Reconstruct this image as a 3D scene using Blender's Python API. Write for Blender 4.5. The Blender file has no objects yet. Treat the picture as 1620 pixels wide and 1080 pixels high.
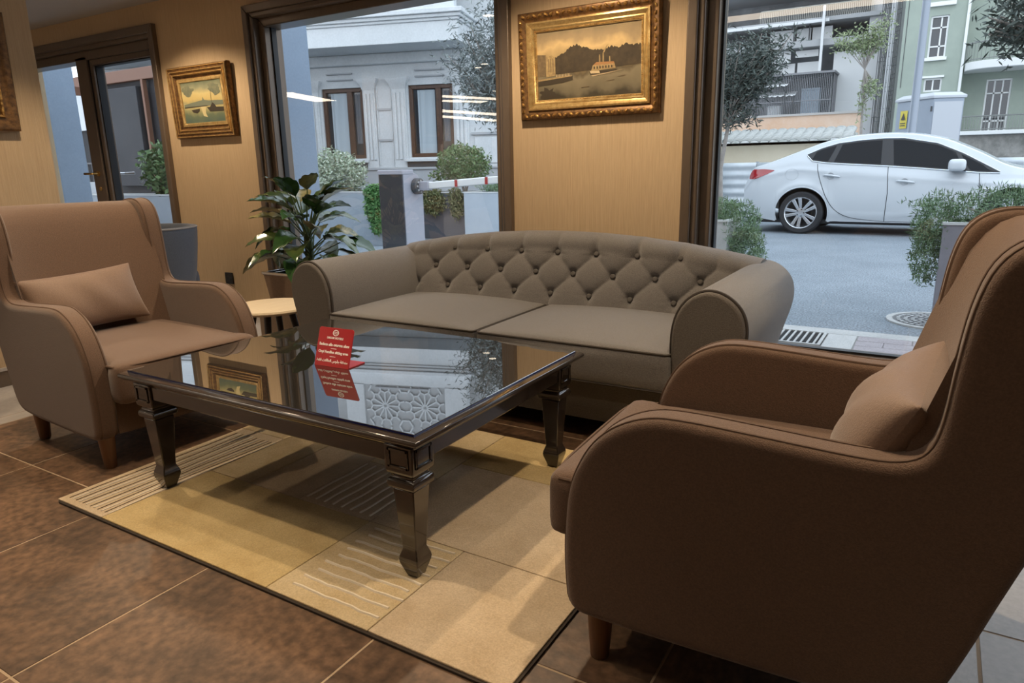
import bpy, math, random
import numpy as np
from mathutils import Matrix, Vector
R = random.Random(7)
PI = math.pi
S = bpy.context.scene
COL = S.collection
# ------------------------------------------------------------------ camera, world, exposure
cam = bpy.data.cameras.new('camera'); cam_ob = bpy.data.objects.new('camera', cam); COL.objects.link(cam_ob)
yaw, pitch, roll = -0.547133157, 0.245371704, -0.0197992362
fw = Vector((math.sin(yaw)*math.cos(pitch), math.cos(yaw)*math.cos(pitch), -math.sin(pitch)))
r0 = Vector((math.cos(yaw), -math.sin(yaw), 0)); u0 = r0.cross(fw)
rt = r0*math.cos(roll) + u0*math.sin(roll); up = rt.cross(fw)
m = Matrix((( rt.x, up.x, -fw.x, 0), (rt.y, up.y, -fw.y, 0), (rt.z, up.z, -fw.z, 1.08), (0, 0, 0, 1)))
cam_ob.matrix_world = m
cam.sensor_width = 36; cam.lens = 1096.04/1620*36; cam.clip_start = .03; cam.clip_end = 300
S.camera = cam_ob
S.view_settings.view_transform = 'Standard'; S.view_settings.look = 'None'
S.view_settings.gamma = 1; S.view_settings.use_curve_mapping = False
S.view_settings.exposure = 0.0
W = bpy.data.worlds.new('overcast_sky'); S.world = W; W.use_nodes = True
nt = W.node_tree; bg = nt.nodes['Background']
tc = nt.nodes.new('ShaderNodeTexCoord'); sx = nt.nodes.new('ShaderNodeSeparateXYZ'); rp = nt.nodes.new('ShaderNodeValToRGB')
nt.links.new(tc.outputs['Generated'], sx.inputs[0]); nt.links.new(sx.outputs['Z'], rp.inputs[0]); nt.links.new(rp.outputs[0], bg.inputs['Color'])
rp.color_ramp.elements[0].color = (.86, .92, 1, 1); rp.color_ramp.elements[1].color = (.72, .86, 1, 1)
bg.inputs['Strength'].default_value = 2.7
SUN = bpy.data.lights.new('sun', 'SUN'); SUN.energy = .2; SUN.angle = math.radians(25); SUN.color = (1, .97, .93)
so = bpy.data.objects.new('sun', SUN); COL.objects.link(so); so.rotation_euler = (math.radians(38), math.radians(18), 0)

# ------------------------------------------------------------------ materials
MATS = {}
def mat(name, col, rough=.5, metal=0., var=None, bump=None, ior=None, coat=0, emit=None, stretch=None, sheen=0, grain=None):
    """procedural material: var=(scale, colour2, lo, hi) noise colour; bump=(scale, strength); grain=(scale, amount) fine colour grain"""
    if name in MATS: return MATS[name]
    M_ = bpy.data.materials.new(name); M_.use_nodes = True; t = M_.node_tree; p = t.nodes['Principled BSDF']
    c4 = (*col, 1)
    p.inputs['Base Color'].default_value = c4; p.inputs['Roughness'].default_value = rough; p.inputs['Metallic'].default_value = metal
    if ior: p.inputs['IOR'].default_value = ior
    if coat: p.inputs['Coat Weight'].default_value = coat; p.inputs['Coat Roughness'].default_value = .05
    if sheen: p.inputs['Sheen Weight'].default_value = sheen; p.inputs['Sheen Roughness'].default_value = .5
    if emit:
        p.inputs['Emission Color'].default_value = (*emit[0], 1); p.inputs['Emission Strength'].default_value = emit[1]
    if var or bump or grain:
        g = t.nodes.new('ShaderNodeTexCoord'); mp = t.nodes.new('ShaderNodeMapping'); t.links.new(g.outputs['Object'], mp.inputs[0])
        if stretch: mp.inputs['Scale'].default_value = stretch
    out = None
    if var:
        n = t.nodes.new('ShaderNodeTexNoise'); n.inputs['Scale'].default_value = var[0]; n.inputs['Detail'].default_value = 8; n.inputs['Roughness'].default_value = .70
        t.links.new(mp.outputs[0], n.inputs['Vector'])
        r = t.nodes.new('ShaderNodeValToRGB'); t.links.new(n.outputs['Fac'], r.inputs[0])
        r.color_ramp.elements[0].position = var[2]; r.color_ramp.elements[1].position = var[3]
        r.color_ramp.elements[0].color = c4; r.color_ramp.elements[1].color = (*var[1], 1)
        out = r.outputs[0]
    if grain:
        n = t.nodes.new('ShaderNodeTexNoise'); n.inputs['Scale'].default_value = grain[0]; n.inputs['Detail'].default_value = 2
        t.links.new(mp.outputs[0], n.inputs['Vector'])
        mr = t.nodes.new('ShaderNodeMapRange'); mr.inputs[1].default_value = .3; mr.inputs[2].default_value = .7
        mr.inputs[3].default_value = 1-grain[1]; mr.inputs[4].default_value = 1+grain[1]; t.links.new(n.outputs['Fac'], mr.inputs[0])
        mx = t.nodes.new('ShaderNodeVectorMath'); mx.operation = 'SCALE'
        if out: t.links.new(out, mx.inputs[0])
        else: mx.inputs[0].default_value = col
        t.links.new(mr.outputs[0], mx.inputs['Scale']); out = mx.outputs[0]
    if out: t.links.new(out, p.inputs['Base Color'])
    if bump:
        n = t.nodes.new('ShaderNodeTexNoise'); n.inputs['Scale'].default_value = bump[0]; n.inputs['Detail'].default_value = 3
        t.links.new(mp.outputs[0], n.inputs['Vector'])
        b = t.nodes.new('ShaderNodeBump'); b.inputs['Strength'].default_value = bump[1]; b.inputs['Distance'].default_value = .01
        t.links.new(n.outputs['Fac'], b.inputs['Height']); t.links.new(b.outputs[0], p.inputs['Normal'])
    MATS[name] = M_
    return M_
def glass_mat(name, tint=(1, 1, 1), ior=1.5):
    M_ = bpy.data.materials.new(name); M_.use_nodes = True; t = M_.node_tree; t.nodes.clear()
    o = t.nodes.new('ShaderNodeOutputMaterial'); mx = t.nodes.new('ShaderNodeMixShader'); f = t.nodes.new('ShaderNodeFresnel')
    tr = t.nodes.new('ShaderNodeBsdfTransparent'); gl = t.nodes.new('ShaderNodeBsdfGlossy'); gl.inputs['Roughness'].default_value = .0
    f.inputs['IOR'].default_value = ior; tr.inputs['Color'].default_value = (*tint, 1)
    t.links.new(f.outputs[0], mx.inputs[0]); t.links.new(tr.outputs[0], mx.inputs[1]); t.links.new(gl.outputs[0], mx.inputs[2]); t.links.new(mx.outputs[0], o.inputs[0])
    return M_

# ------------------------------------------------------------------ mesh kit
class MB:
    def __init__(s): s.v = []; s.f = []
    def add(s, vs, fs):
        b = len(s.v); s.v += [tuple(p) for p in vs]; s.f += [tuple(b+i for i in f) for f in fs]; return s
    def box(s, x0, x1, y0, y1, z0, z1):
        return s.add([(x, y, z) for z in (z0, z1) for y in (y0, y1) for x in (x0, x1)],
                     [(0, 2, 3, 1), (4, 5, 7, 6), (0, 1, 5, 4), (2, 6, 7, 3), (0, 4, 6, 2), (1, 3, 7, 5)])
    def obox(s, a, b, w, h, upv=(0, 0, 1)):
        """bar from a to b with section w (sideways) x h (along upv)"""
        a = Vector(a); b = Vector(b); d = (b-a).normalized(); u = Vector(upv)
        if abs(d.dot(u)) > .99: u = Vector((0, 1, 0))
        x = d.cross(u).normalized(); u = x.cross(d)
        vs = [p + x*(i*w/2) + u*(j*h/2) for p in (a, b) for j in (-1, 1) for i in (-1, 1)]
        return s.add(vs, [(0, 2, 3, 1), (4, 5, 7, 6), (0, 1, 5, 4), (2, 6, 7, 3), (0, 4, 6, 2), (1, 3, 7, 5)])
    def loft(s, rings, caps=True, closed=True):
        n = len(rings[0]); b = len(s.v)
        for r in rings: s.v += [tuple(p) for p in r]
        for i in range(len(rings)-1):
            for j in range(n if closed else n-1):
                k = (j+1) % n
                s.f.append((b+i*n+j, b+i*n+k, b+(i+1)*n+k, b+(i+1)*n+j))
        if caps and closed:
            s.f.append(tuple(b+j for j in reversed(range(n)))); s.f.append(tuple(b+(len(rings)-1)*n+j for j in range(n)))
        return s
    def lathe(s, prof, c=(0, 0, 0), seg=24, axis='z', caps=True):
        rings = []
        for r, h in prof:
            ring = []
            for k in range(seg):
                a = 2*PI*k/seg; x, y = r*math.cos(a), r*math.sin(a)
                ring.append((c[0]+x, c[1]+y, c[2]+h) if axis == 'z' else (c[0]+x, c[1]-h, c[2]+y) if axis == 'y' else (c[0]+h, c[1]+x, c[2]+y))
            rings.append(ring)
        return s.loft(rings, caps)
    def tube(s, pts, r, seg=8, closed=False, caps=True):
        pts = [Vector(p) for p in pts]; n = len(pts); rings = []; prev = None
        for i, p in enumerate(pts):
            if closed: d = pts[(i+1) % n]-pts[i-1]
            else: d = pts[min(i+1, n-1)]-pts[max(i-1, 0)]
            d.normalize()
            if prev is None:
                x = d.orthogonal().normalized()
            else:
                x = (prev - d*prev.dot(d)).normalized()
            prev = x; y = d.cross(x); rr = r[i] if isinstance(r, (list, tuple)) else r
            rings.append([p + x*(rr*math.cos(2*PI*k/seg)) + y*(rr*math.sin(2*PI*k/seg)) for k in range(seg)])
        if closed: rings.append(rings[0])
        return s.loft(rings, caps and not closed)
    def prism(s, poly, a, b, axis='y'):
        f = {'y': lambda p, t: (p[0], t, p[1]), 'x': lambda p, t: (t, p[0], p[1]), 'z': lambda p, t: (p[0], p[1], t)}[axis]
        return s.loft([[f(p, a) for p in poly], [f(p, b) for p in poly]])
    def slab(s, poly, y0, y1, r=.02, seg=4):
        """poly in xz extruded along y with rounded rims"""
        n = len(poly); P = [Vector((p[0], p[1])) for p in poly]
        ar = sum(P[i].x*P[(i+1) % n].y-P[(i+1) % n].x*P[i].y for i in range(n))
        N = []
        for i in range(n):
            d = (P[(i+1) % n]-P[i-1]).normalized(); v = Vector((d.y, -d.x))
            N.append(v if ar > 0 else -v)
        lay = []
        for k in range(seg+1):
            t = k/seg*PI/2; lay.append((y0+r*(1-math.sin(t)), r*(1-math.cos(PI/2-t)) if False else r*(1-math.sin(t)) if False else r*(1-math.cos(PI/2-t))))
        lay = [(y0+r*(1-math.cos(k/seg*PI/2)), r*(1-math.sin(k/seg*PI/2))) for k in range(seg+1)]
        lay = [(y0, r*1.22)]+lay
        lay = lay+[(y1-(y-y0), o) for y, o in reversed(lay)]
        return s.loft([[(P[i].x-N[i].x*o, y, P[i].y-N[i].y*o) for i in range(n)] for y, o in lay])
    def grid(s, fn, nu, nv, closed_u=False):
        b = len(s.v)
        for j in range(nv+1):
            for i in range(nu if closed_u else nu+1): s.v.append(tuple(fn(i/nu, j/nv)))
        w = nu if closed_u else nu+1
        for j in range(nv):
            for i in range(nu):
                k = (i+1) % w
                s.f.append((b+j*w+i, b+j*w+k, b+(j+1)*w+k, b+(j+1)*w+i))
        return s
    def rbox(s, x0, x1, y0, y1, z0, z1, r, n=(10, 10, 5), top=0, side=0, fn=None):
        """rounded cushion box; top = crown height, side = sideways bulge"""
        h = Vector(((x1-x0)/2, (y1-y0)/2, (z1-z0)/2)); c = Vector(((x0+x1)/2, (y0+y1)/2, (z0+z1)/2)); inn = h-Vector((r, r, r))
        key = {}; b = len(s.v)
        def pt(a):
            k = tuple(round(q, 5) for q in a)
            if k in key: return key[k]
            p = Vector((a[0]*h.x, a[1]*h.y, a[2]*h.z))
            q = Vector([max(-inn[i], min(inn[i], p[i])) for i in range(3)])
            d = p-q
            if d.length > 1e-9: p = q+d.normalized()*r
            u, v, w = a
            p.z += (top if w > 0 else 0)*max(0, w)*(1-u*u)*(1-v*v)**.8
            p.x += side*u*(1-v*v)*(1-w*w); p.y += side*v*(1-u*u)*(1-w*w)
            p += c
            if fn: p = Vector(fn(p, a))
            s.v.append(tuple(p)); key[k] = len(s.v)-1; return key[k]
        def lin(m): 
            return [math.sin((2*i/m-1)*PI/2*.92)/math.sin(PI/2*.92) for i in range(m+1)]
        L = [lin(q) for q in n]
        for ax in range(3):
            i, j = [q for q in range(3) if q != ax]
            for sg in (-1, 1):
                for p in range(n[i]):
                    for q in range(n[j]):
                        quad = []
                        for di, dj in ((0, 0), (1, 0), (1, 1), (0, 1)):
                            a = [0, 0, 0]; a[ax] = sg; a[i] = L[i][p+di]; a[j] = L[j][q+dj]; quad.append(pt(a))
                        if (sg > 0) == (ax == 1): quad.reverse()
                        s.f.append(tuple(quad))
        return s
    def xf(s, M_):
        s.v = [tuple(M_ @ Vector(p)) for p in s.v]; return s
    def build(s, name, mt, parent=None, smooth=True, bevel=0, seg=2, ang=38, world=False, kind=None):
        vs = s.v
        if world and parent is not None:
            iv = parent.matrix_basis.inverted(); vs = [tuple(iv @ Vector(p)) for p in vs]
        me = bpy.data.meshes.new(name); me.from_pydata(vs, [], s.f); me.materials.append(mt); me.validate()
        if smooth:
            me.polygons.foreach_set('use_smooth', [True]*len(me.polygons)); me.set_sharp_from_angle(angle=math.radians(ang))
        me.update()
        o = bpy.data.objects.new(name, me); COL.objects.link(o)
        if parent is not None: o.parent = parent
        if bevel:
            b = o.modifiers.new('bevel', 'BEVEL'); b.width = bevel; b.segments = seg; b.limit_method = 'ANGLE'; b.angle_limit = math.radians(40)
        if kind: o['kind'] = kind
        return o
def inst(o, name=None, parent=None, loc=None, rot=None, scale=None):
    c = o.copy(); COL.objects.link(c)
    if name: c.name = name
    if parent is not None: c.parent = parent
    if loc is not None: c.location = loc
    if rot is not None: c.rotation_euler = rot
    if scale is not None: c.scale = scale
    return c
def tag(o, label, cat, group=None):
    o['label'] = label; o['category'] = cat
    if group: o['group'] = group
    return o
def thing(name, label, cat, loc=(0, 0, 0), rz=0, group=None):
    o = bpy.data.objects.new(name, None); COL.objects.link(o); o.empty_display_size = .1
    o.location = loc; o.rotation_euler = (0, 0, rz)
    o.matrix_basis = Matrix.Translation(loc) @ Matrix.Rotation(rz, 4, 'Z')
    return tag(o, label, cat, group)
def dup(root, loc, rz, label):
    r = root.copy(); COL.objects.link(r); r.location = loc; r.rotation_euler = (0, 0, rz); r['label'] = label
    for ch in list(root.children):
        c = ch.copy(); COL.objects.link(c); c.parent = r
        for g in ch.children:
            d = g.copy(); COL.objects.link(d); d.parent = c
    return r
def struct(o): o['kind'] = 'structure'; return o
def sroot(name, loc=(0, 0, 0)):
    o = bpy.data.objects.new(name, None); COL.objects.link(o); o.location = loc; o.matrix_basis = Matrix.Translation(loc); return struct(o)
def chaikin(P, it=2, closed=True):
    for _ in range(it):
        Q = []
        n = len(P)
        for i in range(n if closed else n-1):
            a, b = P[i], P[(i+1) % n]
            Q.append(tuple(a[k]*.75+b[k]*.25 for k in range(len(a)))); Q.append(tuple(a[k]*.25+b[k]*.75 for k in range(len(a))))
        if not closed: Q = [P[0]]+Q+[P[-1]]
        P = Q
    return P
def lerp(a, b, t): return a+(b-a)*t
def interp(x, pts):
    if x <= pts[0][0]: return pts[0][1]
    for (a, b), (c, d) in zip(pts, pts[1:]):
        if x <= c: return b+(d-b)*(x-a)/(c-a)
    return pts[-1][1]
def text_mesh(name, txt, size, mt, parent, loc, rot, align='CENTER', extrude=.0004, bold=0):
    cu = bpy.data.curves.new(name, 'FONT'); cu.body = txt; cu.size = size; cu.align_x = align; cu.align_y = 'CENTER'; cu.extrude = extrude; cu.offset = bold; cu.resolution_u = 3
    to = bpy.data.objects.new(name+'_tmp', cu); COL.objects.link(to)
    dg = bpy.context.evaluated_depsgraph_get(); me = bpy.data.meshes.new_from_object(to.evaluated_get(dg))
    bpy.data.objects.remove(to); bpy.data.curves.remove(cu)
    me.materials.clear(); me.materials.append(mt); me.name = name
    o = bpy.data.objects.new(name, me); COL.objects.link(o); o.parent = parent; o.location = loc; o.rotation_euler = rot
    return o

# ------------------------------------------------------------------ palette
wallpaper = mat('woven_wallpaper', (.54, .40, .25), .75, var=(34, (.465, .335, .20), .3, .75), stretch=(4, 4, .06), bump=(60, .25), grain=(160, .10))
plaster = mat('ceiling_plaster', (.46, .43, .41), .9, bump=(40, .05))
bronze = mat('bronze_aluminium', (.155, .118, .090), .30, .35, grain=(60, .06), stretch=(1, 1, .2))
rubber = mat('black_rubber', (.008, .008, .010), .5)
chrome = mat('chrome', (.75, .75, .76), .18, 1)
brass = mat('aged_brass', (.55, .36, .14), .3, 1)
GLASS = glass_mat('window_glass', (.98, .99, 1), 1.95)
stone_brown = mat('rust_brown_tile', (.185, .105, .060), .48, var=(4.2, (.060, .035, .021), .34, .66), bump=(26, .15), grain=(38, .38))
stone_light = mat('pale_grey_tile', (.46, .42, .38), .3, var=(3, (.36, .33, .31), .35, .7), grain=(60, .08))
grout = mat('grout', (.42, .31, .205), .8)
chair_fab = mat('brown_chair_fabric', (.118, .066, .039), .85, bump=(420, .30), grain=(260, .16), sheen=.25)
chair_pipe = mat('brown_piping', (.095, .054, .033), .8, grain=(300, .1))
pillow_fab = mat('brown_satin_pillow', (.185, .112, .073), .62, bump=(300, .18), grain=(200, .10), sheen=.3)
sofa_fab = mat('grey_brown_wool', (.142, .131, .124), .92, bump=(380, .38), grain=(240, .20), sheen=.35)
sofa_dark = mat('dark_sofa_panel', (.112, .098, .088), .92, bump=(380, .3), grain=(240, .18))
sofa_pipe = mat('sofa_piping', (.045, .036, .03), .8)
leg_wood = mat('stained_beech', (.20, .095, .042), .42, var=(9, (.13, .06, .028), .35, .7), stretch=(6, 6, .7))
lacquer = mat('dark_walnut_lacquer', (.034, .025, .020), .15, var=(6, (.022, .016, .012), .3, .75), stretch=(1, 8, 8), coat=.8)
mirror_glass = mat('table_glass', (.022, .020, .018), .012, ior=2.5, coat=.7)
MATS['table_glass'].node_tree.nodes['Principled BSDF'].inputs['Coat Roughness'].default_value = 0
glass_edge = mat('glass_edge', (.006, .012, .09), .1)

# ================================================================== STRUCTURE
ZC = 2.34
floor = sroot('floor')
MB().box(-11, 3.2, -10, 3.70, -.06, -.0012).build('grout_bed', grout, floor, smooth=False)
XJ = [-2.276+.62*k for k in range(-2, 4)]           # joints of the brown field: -3.516 ... -0.416
tile_m = MB().box(-.3072, .3072, -.3072, .3072, -.02, 0).build('tile', stone_brown, floor, bevel=.001, seg=1)
first = True
YJ0 = 1.16
def put_tile(proto, x, y, sx=1, sy=1):
    return inst(proto, 'tile', floor, (x, y, 0), None, (sx, sy, 1))
for i in range(-2, 3):
    for j in range(-3, 3):
        x = -2.276+.62*i+.31; y = YJ0+.62*j+.31
        if first: tile_m.location = (x, y, 0); first = False
        else: put_tile(tile_m, x, y)
for j in range(-3, 3):
    put_tile(tile_m, -.416+.17, YJ0+.62*j+.31, .335/.615, 1)
for k, w in ((0, .6),):
    pass
pale = MB().box(-.3072, .3072, -.3072, .3072, -.02, 0).build('tile', stone_light, floor, bevel=.001, seg=1)
pale.location = (.19+.31, YJ0+.31, 0)
for i in range(0, 4):
    for j in range(-2, 4):
        if (i, j) != (0, 0): put_tile(pale, .19+.62*i+.31, YJ0+.62*j+.31)
for j in range(-2, 4): put_tile(pale, .0605, YJ0+.62*j+.31, .250/.615, 1)
for i in range(0, 6):
    put_tile(pale, -3.52+.62*i+.31, YJ0+1.86+.31)
for j in range(-2, 4):
    put_tile(pale, -3.516-.055, YJ0+.62*j+.31, .10/.615, 1)
    for i in range(0, 4): put_tile(pale, -3.626-.62*i-.31, YJ0+.62*j+.31)
MB().box(-11, 3.2, -10, -.71, -.02, -.001).build('far_floor', stone_light, floor, smooth=False)

# window wall, built round its openings
wb = MB()
Y0, Y1 = 3.47, 3.72
for x0, x1, z0, z1 in ((-11, -7.45, 0, ZC), (-7.45, -5.22, 2.19, ZC), (-5.22, -4.2, 0, ZC), (-4.2, -2.08, 2.18, ZC), (-4.2, -2.08, 0, .06),
                       (-2.08, -1.1, 0, ZC), (-1.1, 2.4, 2.18, ZC), (-1.1, 2.4, 0, .06), (2.4, 3.2, 0, ZC)):
    wb.box(x0, x1, Y0, Y1, z0, z1)
struct(wb.build('wall_back', wallpaper, smooth=False))
struct(MB().box(-4.67, -4.17, 1.57, 2.06, 0, ZC).build('wall_left', wallpaper, smooth=False))
struct(MB().box(-11.2, -11, -10, 3.7, 0, ZC).build('wall_far_left', plaster, smooth=False))
struct(MB().box(3.2, 3.4, -10, 3.72, 0, ZC).build('wall_right', wallpaper, smooth=False))
struct(MB().box(-11, 3.2, -10.2, -10, 0, ZC).build('wall_front', wallpaper, smooth=False))
struct(MB().box(-11.2, 3.4, -10.2, 3.72, ZC, ZC+.2).build('ceiling', plaster, smooth=False))
bb = sroot('baseboard_left')
MB().box(-4.17, -4.155, 1.57, 2.06, 0, .085).build('board', bronze, bb, smooth=False)
MB().box(-4.17, -4.150, 1.57, 2.06, .085, .10).build('cap', stone_light, bb, smooth=False)
bb = sroot('baseboard_back')
for x0, x1 in ((-5.22, -4.2), (-2.08, -1.1)):
    MB().box(x0, x1, 3.455, 3.47, 0, .08).build('board', bronze, bb, smooth=False)

def rect_frame(mb, x0, x1, z0, z1, w, ya, yb, sides='lrtb'):
    """mitred rectangular frame: outer x0..x1,z0..z1, width w, depth ya..yb"""
    o = [(x0, z0), (x1, z0), (x1, z1), (x0, z1)]; i = [(x0+w, z0+w), (x1-w, z0+w), (x1-w, z1-w), (x0+w, z1-w)]
    for k, nm in enumerate('brtl'):
        if nm not in sides: continue
        a, b = k, (k+1) % 4
        mb.loft([[(p[0], y, p[1]) for y in (ya,) for p in (o[a], o[b], i[b], i[a])], [(p[0], yb, p[1]) for p in (o[a], o[b], i[b], i[a])]])
    return mb
def window(name, x0, x1, zt):
    w = sroot(name, ((x0+x1)/2, 3.55, .06))
    rect_frame(MB(), x0, x1, .06, zt, .05, 3.435, 3.56).build('casing', bronze, w, bevel=.006, world=True)
    rect_frame(MB(), x0+.045, x1-.045, .10, zt-.045, .035, 3.455, 3.60).build('casing_step', bronze, w, bevel=.008, world=True)
    rect_frame(MB(), x0+.078, x1-.078, .133, zt-.078, .055, 3.505, 3.66).build('sash', bronze, w, bevel=.006, world=True)
    rect_frame(MB(), x0+.128, x1-.128, .183, zt-.112, .016, 3.56, 3.60).build('gasket', rubber, w, smooth=False, world=True)
    MB().add([(x0+.13, 3.58, .19), (x1-.13, 3.58, .19), (x1-.13, 3.58, zt-.11), (x0+.13, 3.58, zt-.11)], [(0, 1, 2, 3)]).build('glass_pane', GLASS, w, smooth=False, world=True)
    return w
window('window_1', -4.2, -2.08, 2.18)
window('window_2', -1.1, 2.4, 2.18)
d = sroot('door_1', (-6.3, 3.55, 0))
rect_frame(MB(), -7.45, -5.22, -.05, 2.19, .06, 3.43, 3.58, 'lrt').build('casing', bronze, d, bevel=.008, world=True)
rect_frame(MB(), -7.395, -5.275, -.05, 2.135, .035, 3.455, 3.62, 'lrt').build('casing_step', bronze, d, bevel=.006, world=True)
MB().box(-7.36, -5.31, 3.50, 3.64, 2.03, 2.10).build('head_rail', bronze, d, bevel=.004, world=True)
MB().box(-6.45, -6.28, 3.50, 3.64, 0, 2.06).build('mullion', bronze, d, bevel=.006, world=True)
MB().box(-7.36, -6.45, 3.50, 3.64, 0, .12).build('bottom_rail', bronze, d, bevel=.006, world=True)
lf = MB(); rect_frame(lf, -6.285, -5.31, .02, 2.04, .055, 3.52, 3.62).build('door_leaf', bronze, d, bevel=.005, world=True)
lfo = d.children[-1]
rect_frame(MB(), -6.285, -5.31, .02, 2.04, .012, 3.512, 3.53).build('gasket', rubber, d, smooth=False, world=True)
rect_frame(MB(), -6.232, -5.363, .073, 1.987, .012, 3.54, 3.60).build('gasket', rubber, d, smooth=False, world=True)
rect_frame(MB(), -7.36, -6.45, .12, 2.06, .012, 3.54, 3.60).build('gasket', rubber, d, smooth=False, world=True)
for x0, x1, z0, z1 in ((-7.35, -6.445, .12, 2.05), (-6.235, -5.36, .07, 1.99)):
    MB().add([(x0, 3.57, z0), (x1, 3.57, z0), (x1, 3.57, z1), (x0, 3.57, z1)], [(0, 1, 2, 3)]).build('glass_pane', GLASS, d, smooth=False, world=True)
h = MB().tube([(-6.36, 3.50, 1.10), (-6.36, 3.44, 1.10), (-6.365, 3.435, 1.10), (-6.39, 3.435, 1.10), (-6.47, 3.437, 1.10)], .010, 10); h.lathe([(.022, 0), (.022, .012)], (-6.36, 3.502, 1.10), 16, 'y'); h.lathe([(.018, 0), (.018, .008), (.006, .01)], (-6.36, 3.502, .97), 16, 'y')
h.build('handle', brass, d, world=True)
h = MB().tube([(-6.255, 3.60, 1.10), (-6.255, 3.67, 1.10), (-6.24, 3.675, 1.10), (-6.10, 3.675, 1.10)], .010, 10); h.build('handle', chrome, d, world=True)

# ================================================================== CEILING LAMPS
lamp_white = mat('lamp_housing', (.8, .78, .74), .5)
def strip(label, a, b, w, e, col=(1, .84, .66)):
    a = Vector((*a, 2.325)); b = Vector((*b, 2.325)); c = (a+b)/2
    t = thing('ceiling_light', label, 'ceiling light', c, 0, None)
    MB().obox(a, b, w+.03, .03).build('frame', lamp_white, t, bevel=.003, world=True)
    MB().obox(a+Vector((0, 0, -.012)), b+Vector((0, 0, -.012)), w, .012).build('diffuser', mat('diffuser%g' % e, (.9, .9, .9), .5, emit=(col, e)), t, smooth=False, world=True)
strip('long linear ceiling light over the front of the seating group', (-2.1, .50), (-.25, .50), .24, 5.5)
strip('linear ceiling light farthest to the left of the lobby', (-9.2, -1.0), (-9.65, -2.4), .42, 11)
strip('linear ceiling light mid lobby, nearer of the parallel pair', (-7.9, -2.3), (-7.1, -4.25), .34, 11)
strip('linear ceiling light mid lobby, farther of the parallel pair', (-8.6, -3.0), (-7.6, -4.5), .34, 11)
strip('linear ceiling light at the back of the lobby, nearer one', (-9.6, -4.6), (-9.1, -7.6), .5, 11)
strip('linear ceiling light at the back of the lobby, farther one', (-10.5, -5.2), (-10.3, -9.4), .5, 11)
def downlight(label, x, y, power, size=60, blend=.5, r=.05, col=(1, .78, .53), aim=None, soft=.03):
    t = thing('downlight', label, 'downlight', (x, y, ZC), 0, 'recessed round downlights')
    MB().lathe([(r+.015, -.001), (r+.015, -.010), (r, -.012), (r, -.004)], (0, 0, 0), 24).build('rim', lamp_white, t)
    MB().lathe([(.001, -.003), (r, -.003), (r, -.006), (.001, -.006)], (0, 0, 0), 24, caps=False).build('lens', mat('lens', (.9, .9, .9), .5, emit=((1, .85, .65), 16)), t)
    L = bpy.data.lights.new('downlight_beam', 'SPOT'); L.energy = power; L.spot_size = math.radians(size); L.spot_blend = blend; L.shadow_soft_size = soft; L.color = col
    o = bpy.data.objects.new('downlight_beam', L); COL.objects.link(o); o.parent = t; o.location = (0, 0, -.03)
    if aim: o.rotation_euler = Vector((aim[0]-x, aim[1]-y, aim[2]-ZC)).to_track_quat('-Z', 'Y').to_euler()
dl = [('downlight above the potted plant', -3.42, 1.82, 62, 96, None), ('downlight over the right end of the sofa', -.95, 2.45, 16, 110, None),
      ('downlight in front of the small seascape painting', -4.72, 2.78, 84, 132, None), ('downlight in front of the large harbour painting', -1.62, 2.66, 105, 138, None),
      ('downlight over the near edge of the rug', -1.95, .80, 74, 84, None), ('downlight over the brown armchair on the right', -.25, 1.56, 90, 88, None),
      ('downlight over the left edge of the rug', -2.75, 1.22, 64, 84, None), ('downlight behind the right armchair', .55, 2.3, 16, 120, None),
      ('downlight beside the left wall', -3.75, 1.00, 14, 80, None),
      ('downlight deep in the lobby, nearest to the seating', -5.22, -.71, 20, 120, None), ('downlight deep in the lobby, beside its twin', -4.98, -.50, 20, 120, None),
      ('downlight deep in the lobby, at the middle', -6.54, -3.19, 30, 120, None), ('downlight deep in the lobby, at the far end', -7.96, -4.83, 30, 120, None)]
for lb, x, y, p, sz, aim in dl: downlight(lb, x, y, p, sz, .5, aim=aim)
# ================================================================== SOFA
sofa = thing('tufted_sofa', 'grey-brown wool sofa with buttoned arched back and rolled arms', 'sofa', (-1.615, 2.8, 0))
SX, SY = 1.615, -2.8
def sl(x): return x+1.615
XL, XR = -2.735, -.50
MB().rbox(XL+.14, XR-.14, 2.43, 3.22, .075, .275, .02, (8, 6, 3)).build('base', sofa_dark, sofa, world=True)
for x in (XL+.22, XR-.22):
    for y in (2.5, 3.15):
        MB().lathe([(.016, 0), (.026, .08)], (x, y, 0), 14).build('foot', leg_wood, sofa, world=True)
# arm profile: u from the inner side (0) outwards, z
prof = [(0, .07), (0, .20), (0, .33), (-.012, .44), (-.004, .54), (.03, .61), (.085, .652), (.14, .660), (.195, .640), (.243, .595), (.262, .53), (.255, .46), (.232, .38), (.205, .28), (.185, .17), (.175, .07)]
prof = chaikin(prof, 2)
def arm(sign, xi):
    P = [(xi+sign*u, z) for u, z in prof]
    if sign < 0: P = P[::-1]
    a = MB().slab(P, 2.375, 3.27, .012, 3).build('arm', sofa_fab, sofa, world=True)
    cx = sum(p[0] for p in P)/len(P); cz = sum(p[1] for p in P)/len(P)
    Q = [(cx+(p[0]-cx)*.955, cz+(p[1]-cz)*.975) for p in P]
    f = MB().slab(Q, 2.355, 2.40, .012, 3).build('arm_front', sofa_dark, sofa, world=True)
    pp = [(p[0], 2.374, p[1]) for p in [(cx+(p[0]-cx)*.985, cz+(p[1]-cz)*.99) for p in P] if p[1] > .09]
    k = min(range(len(pp)), key=lambda i: (pp[i][2] > .2, abs(pp[i][0]-cx)))
    MB().tube(pp, .0055, 6, closed=True).build('piping', sofa_pipe, sofa, world=True)
arm(1, -.765); arm(-1, -2.47)
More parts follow.
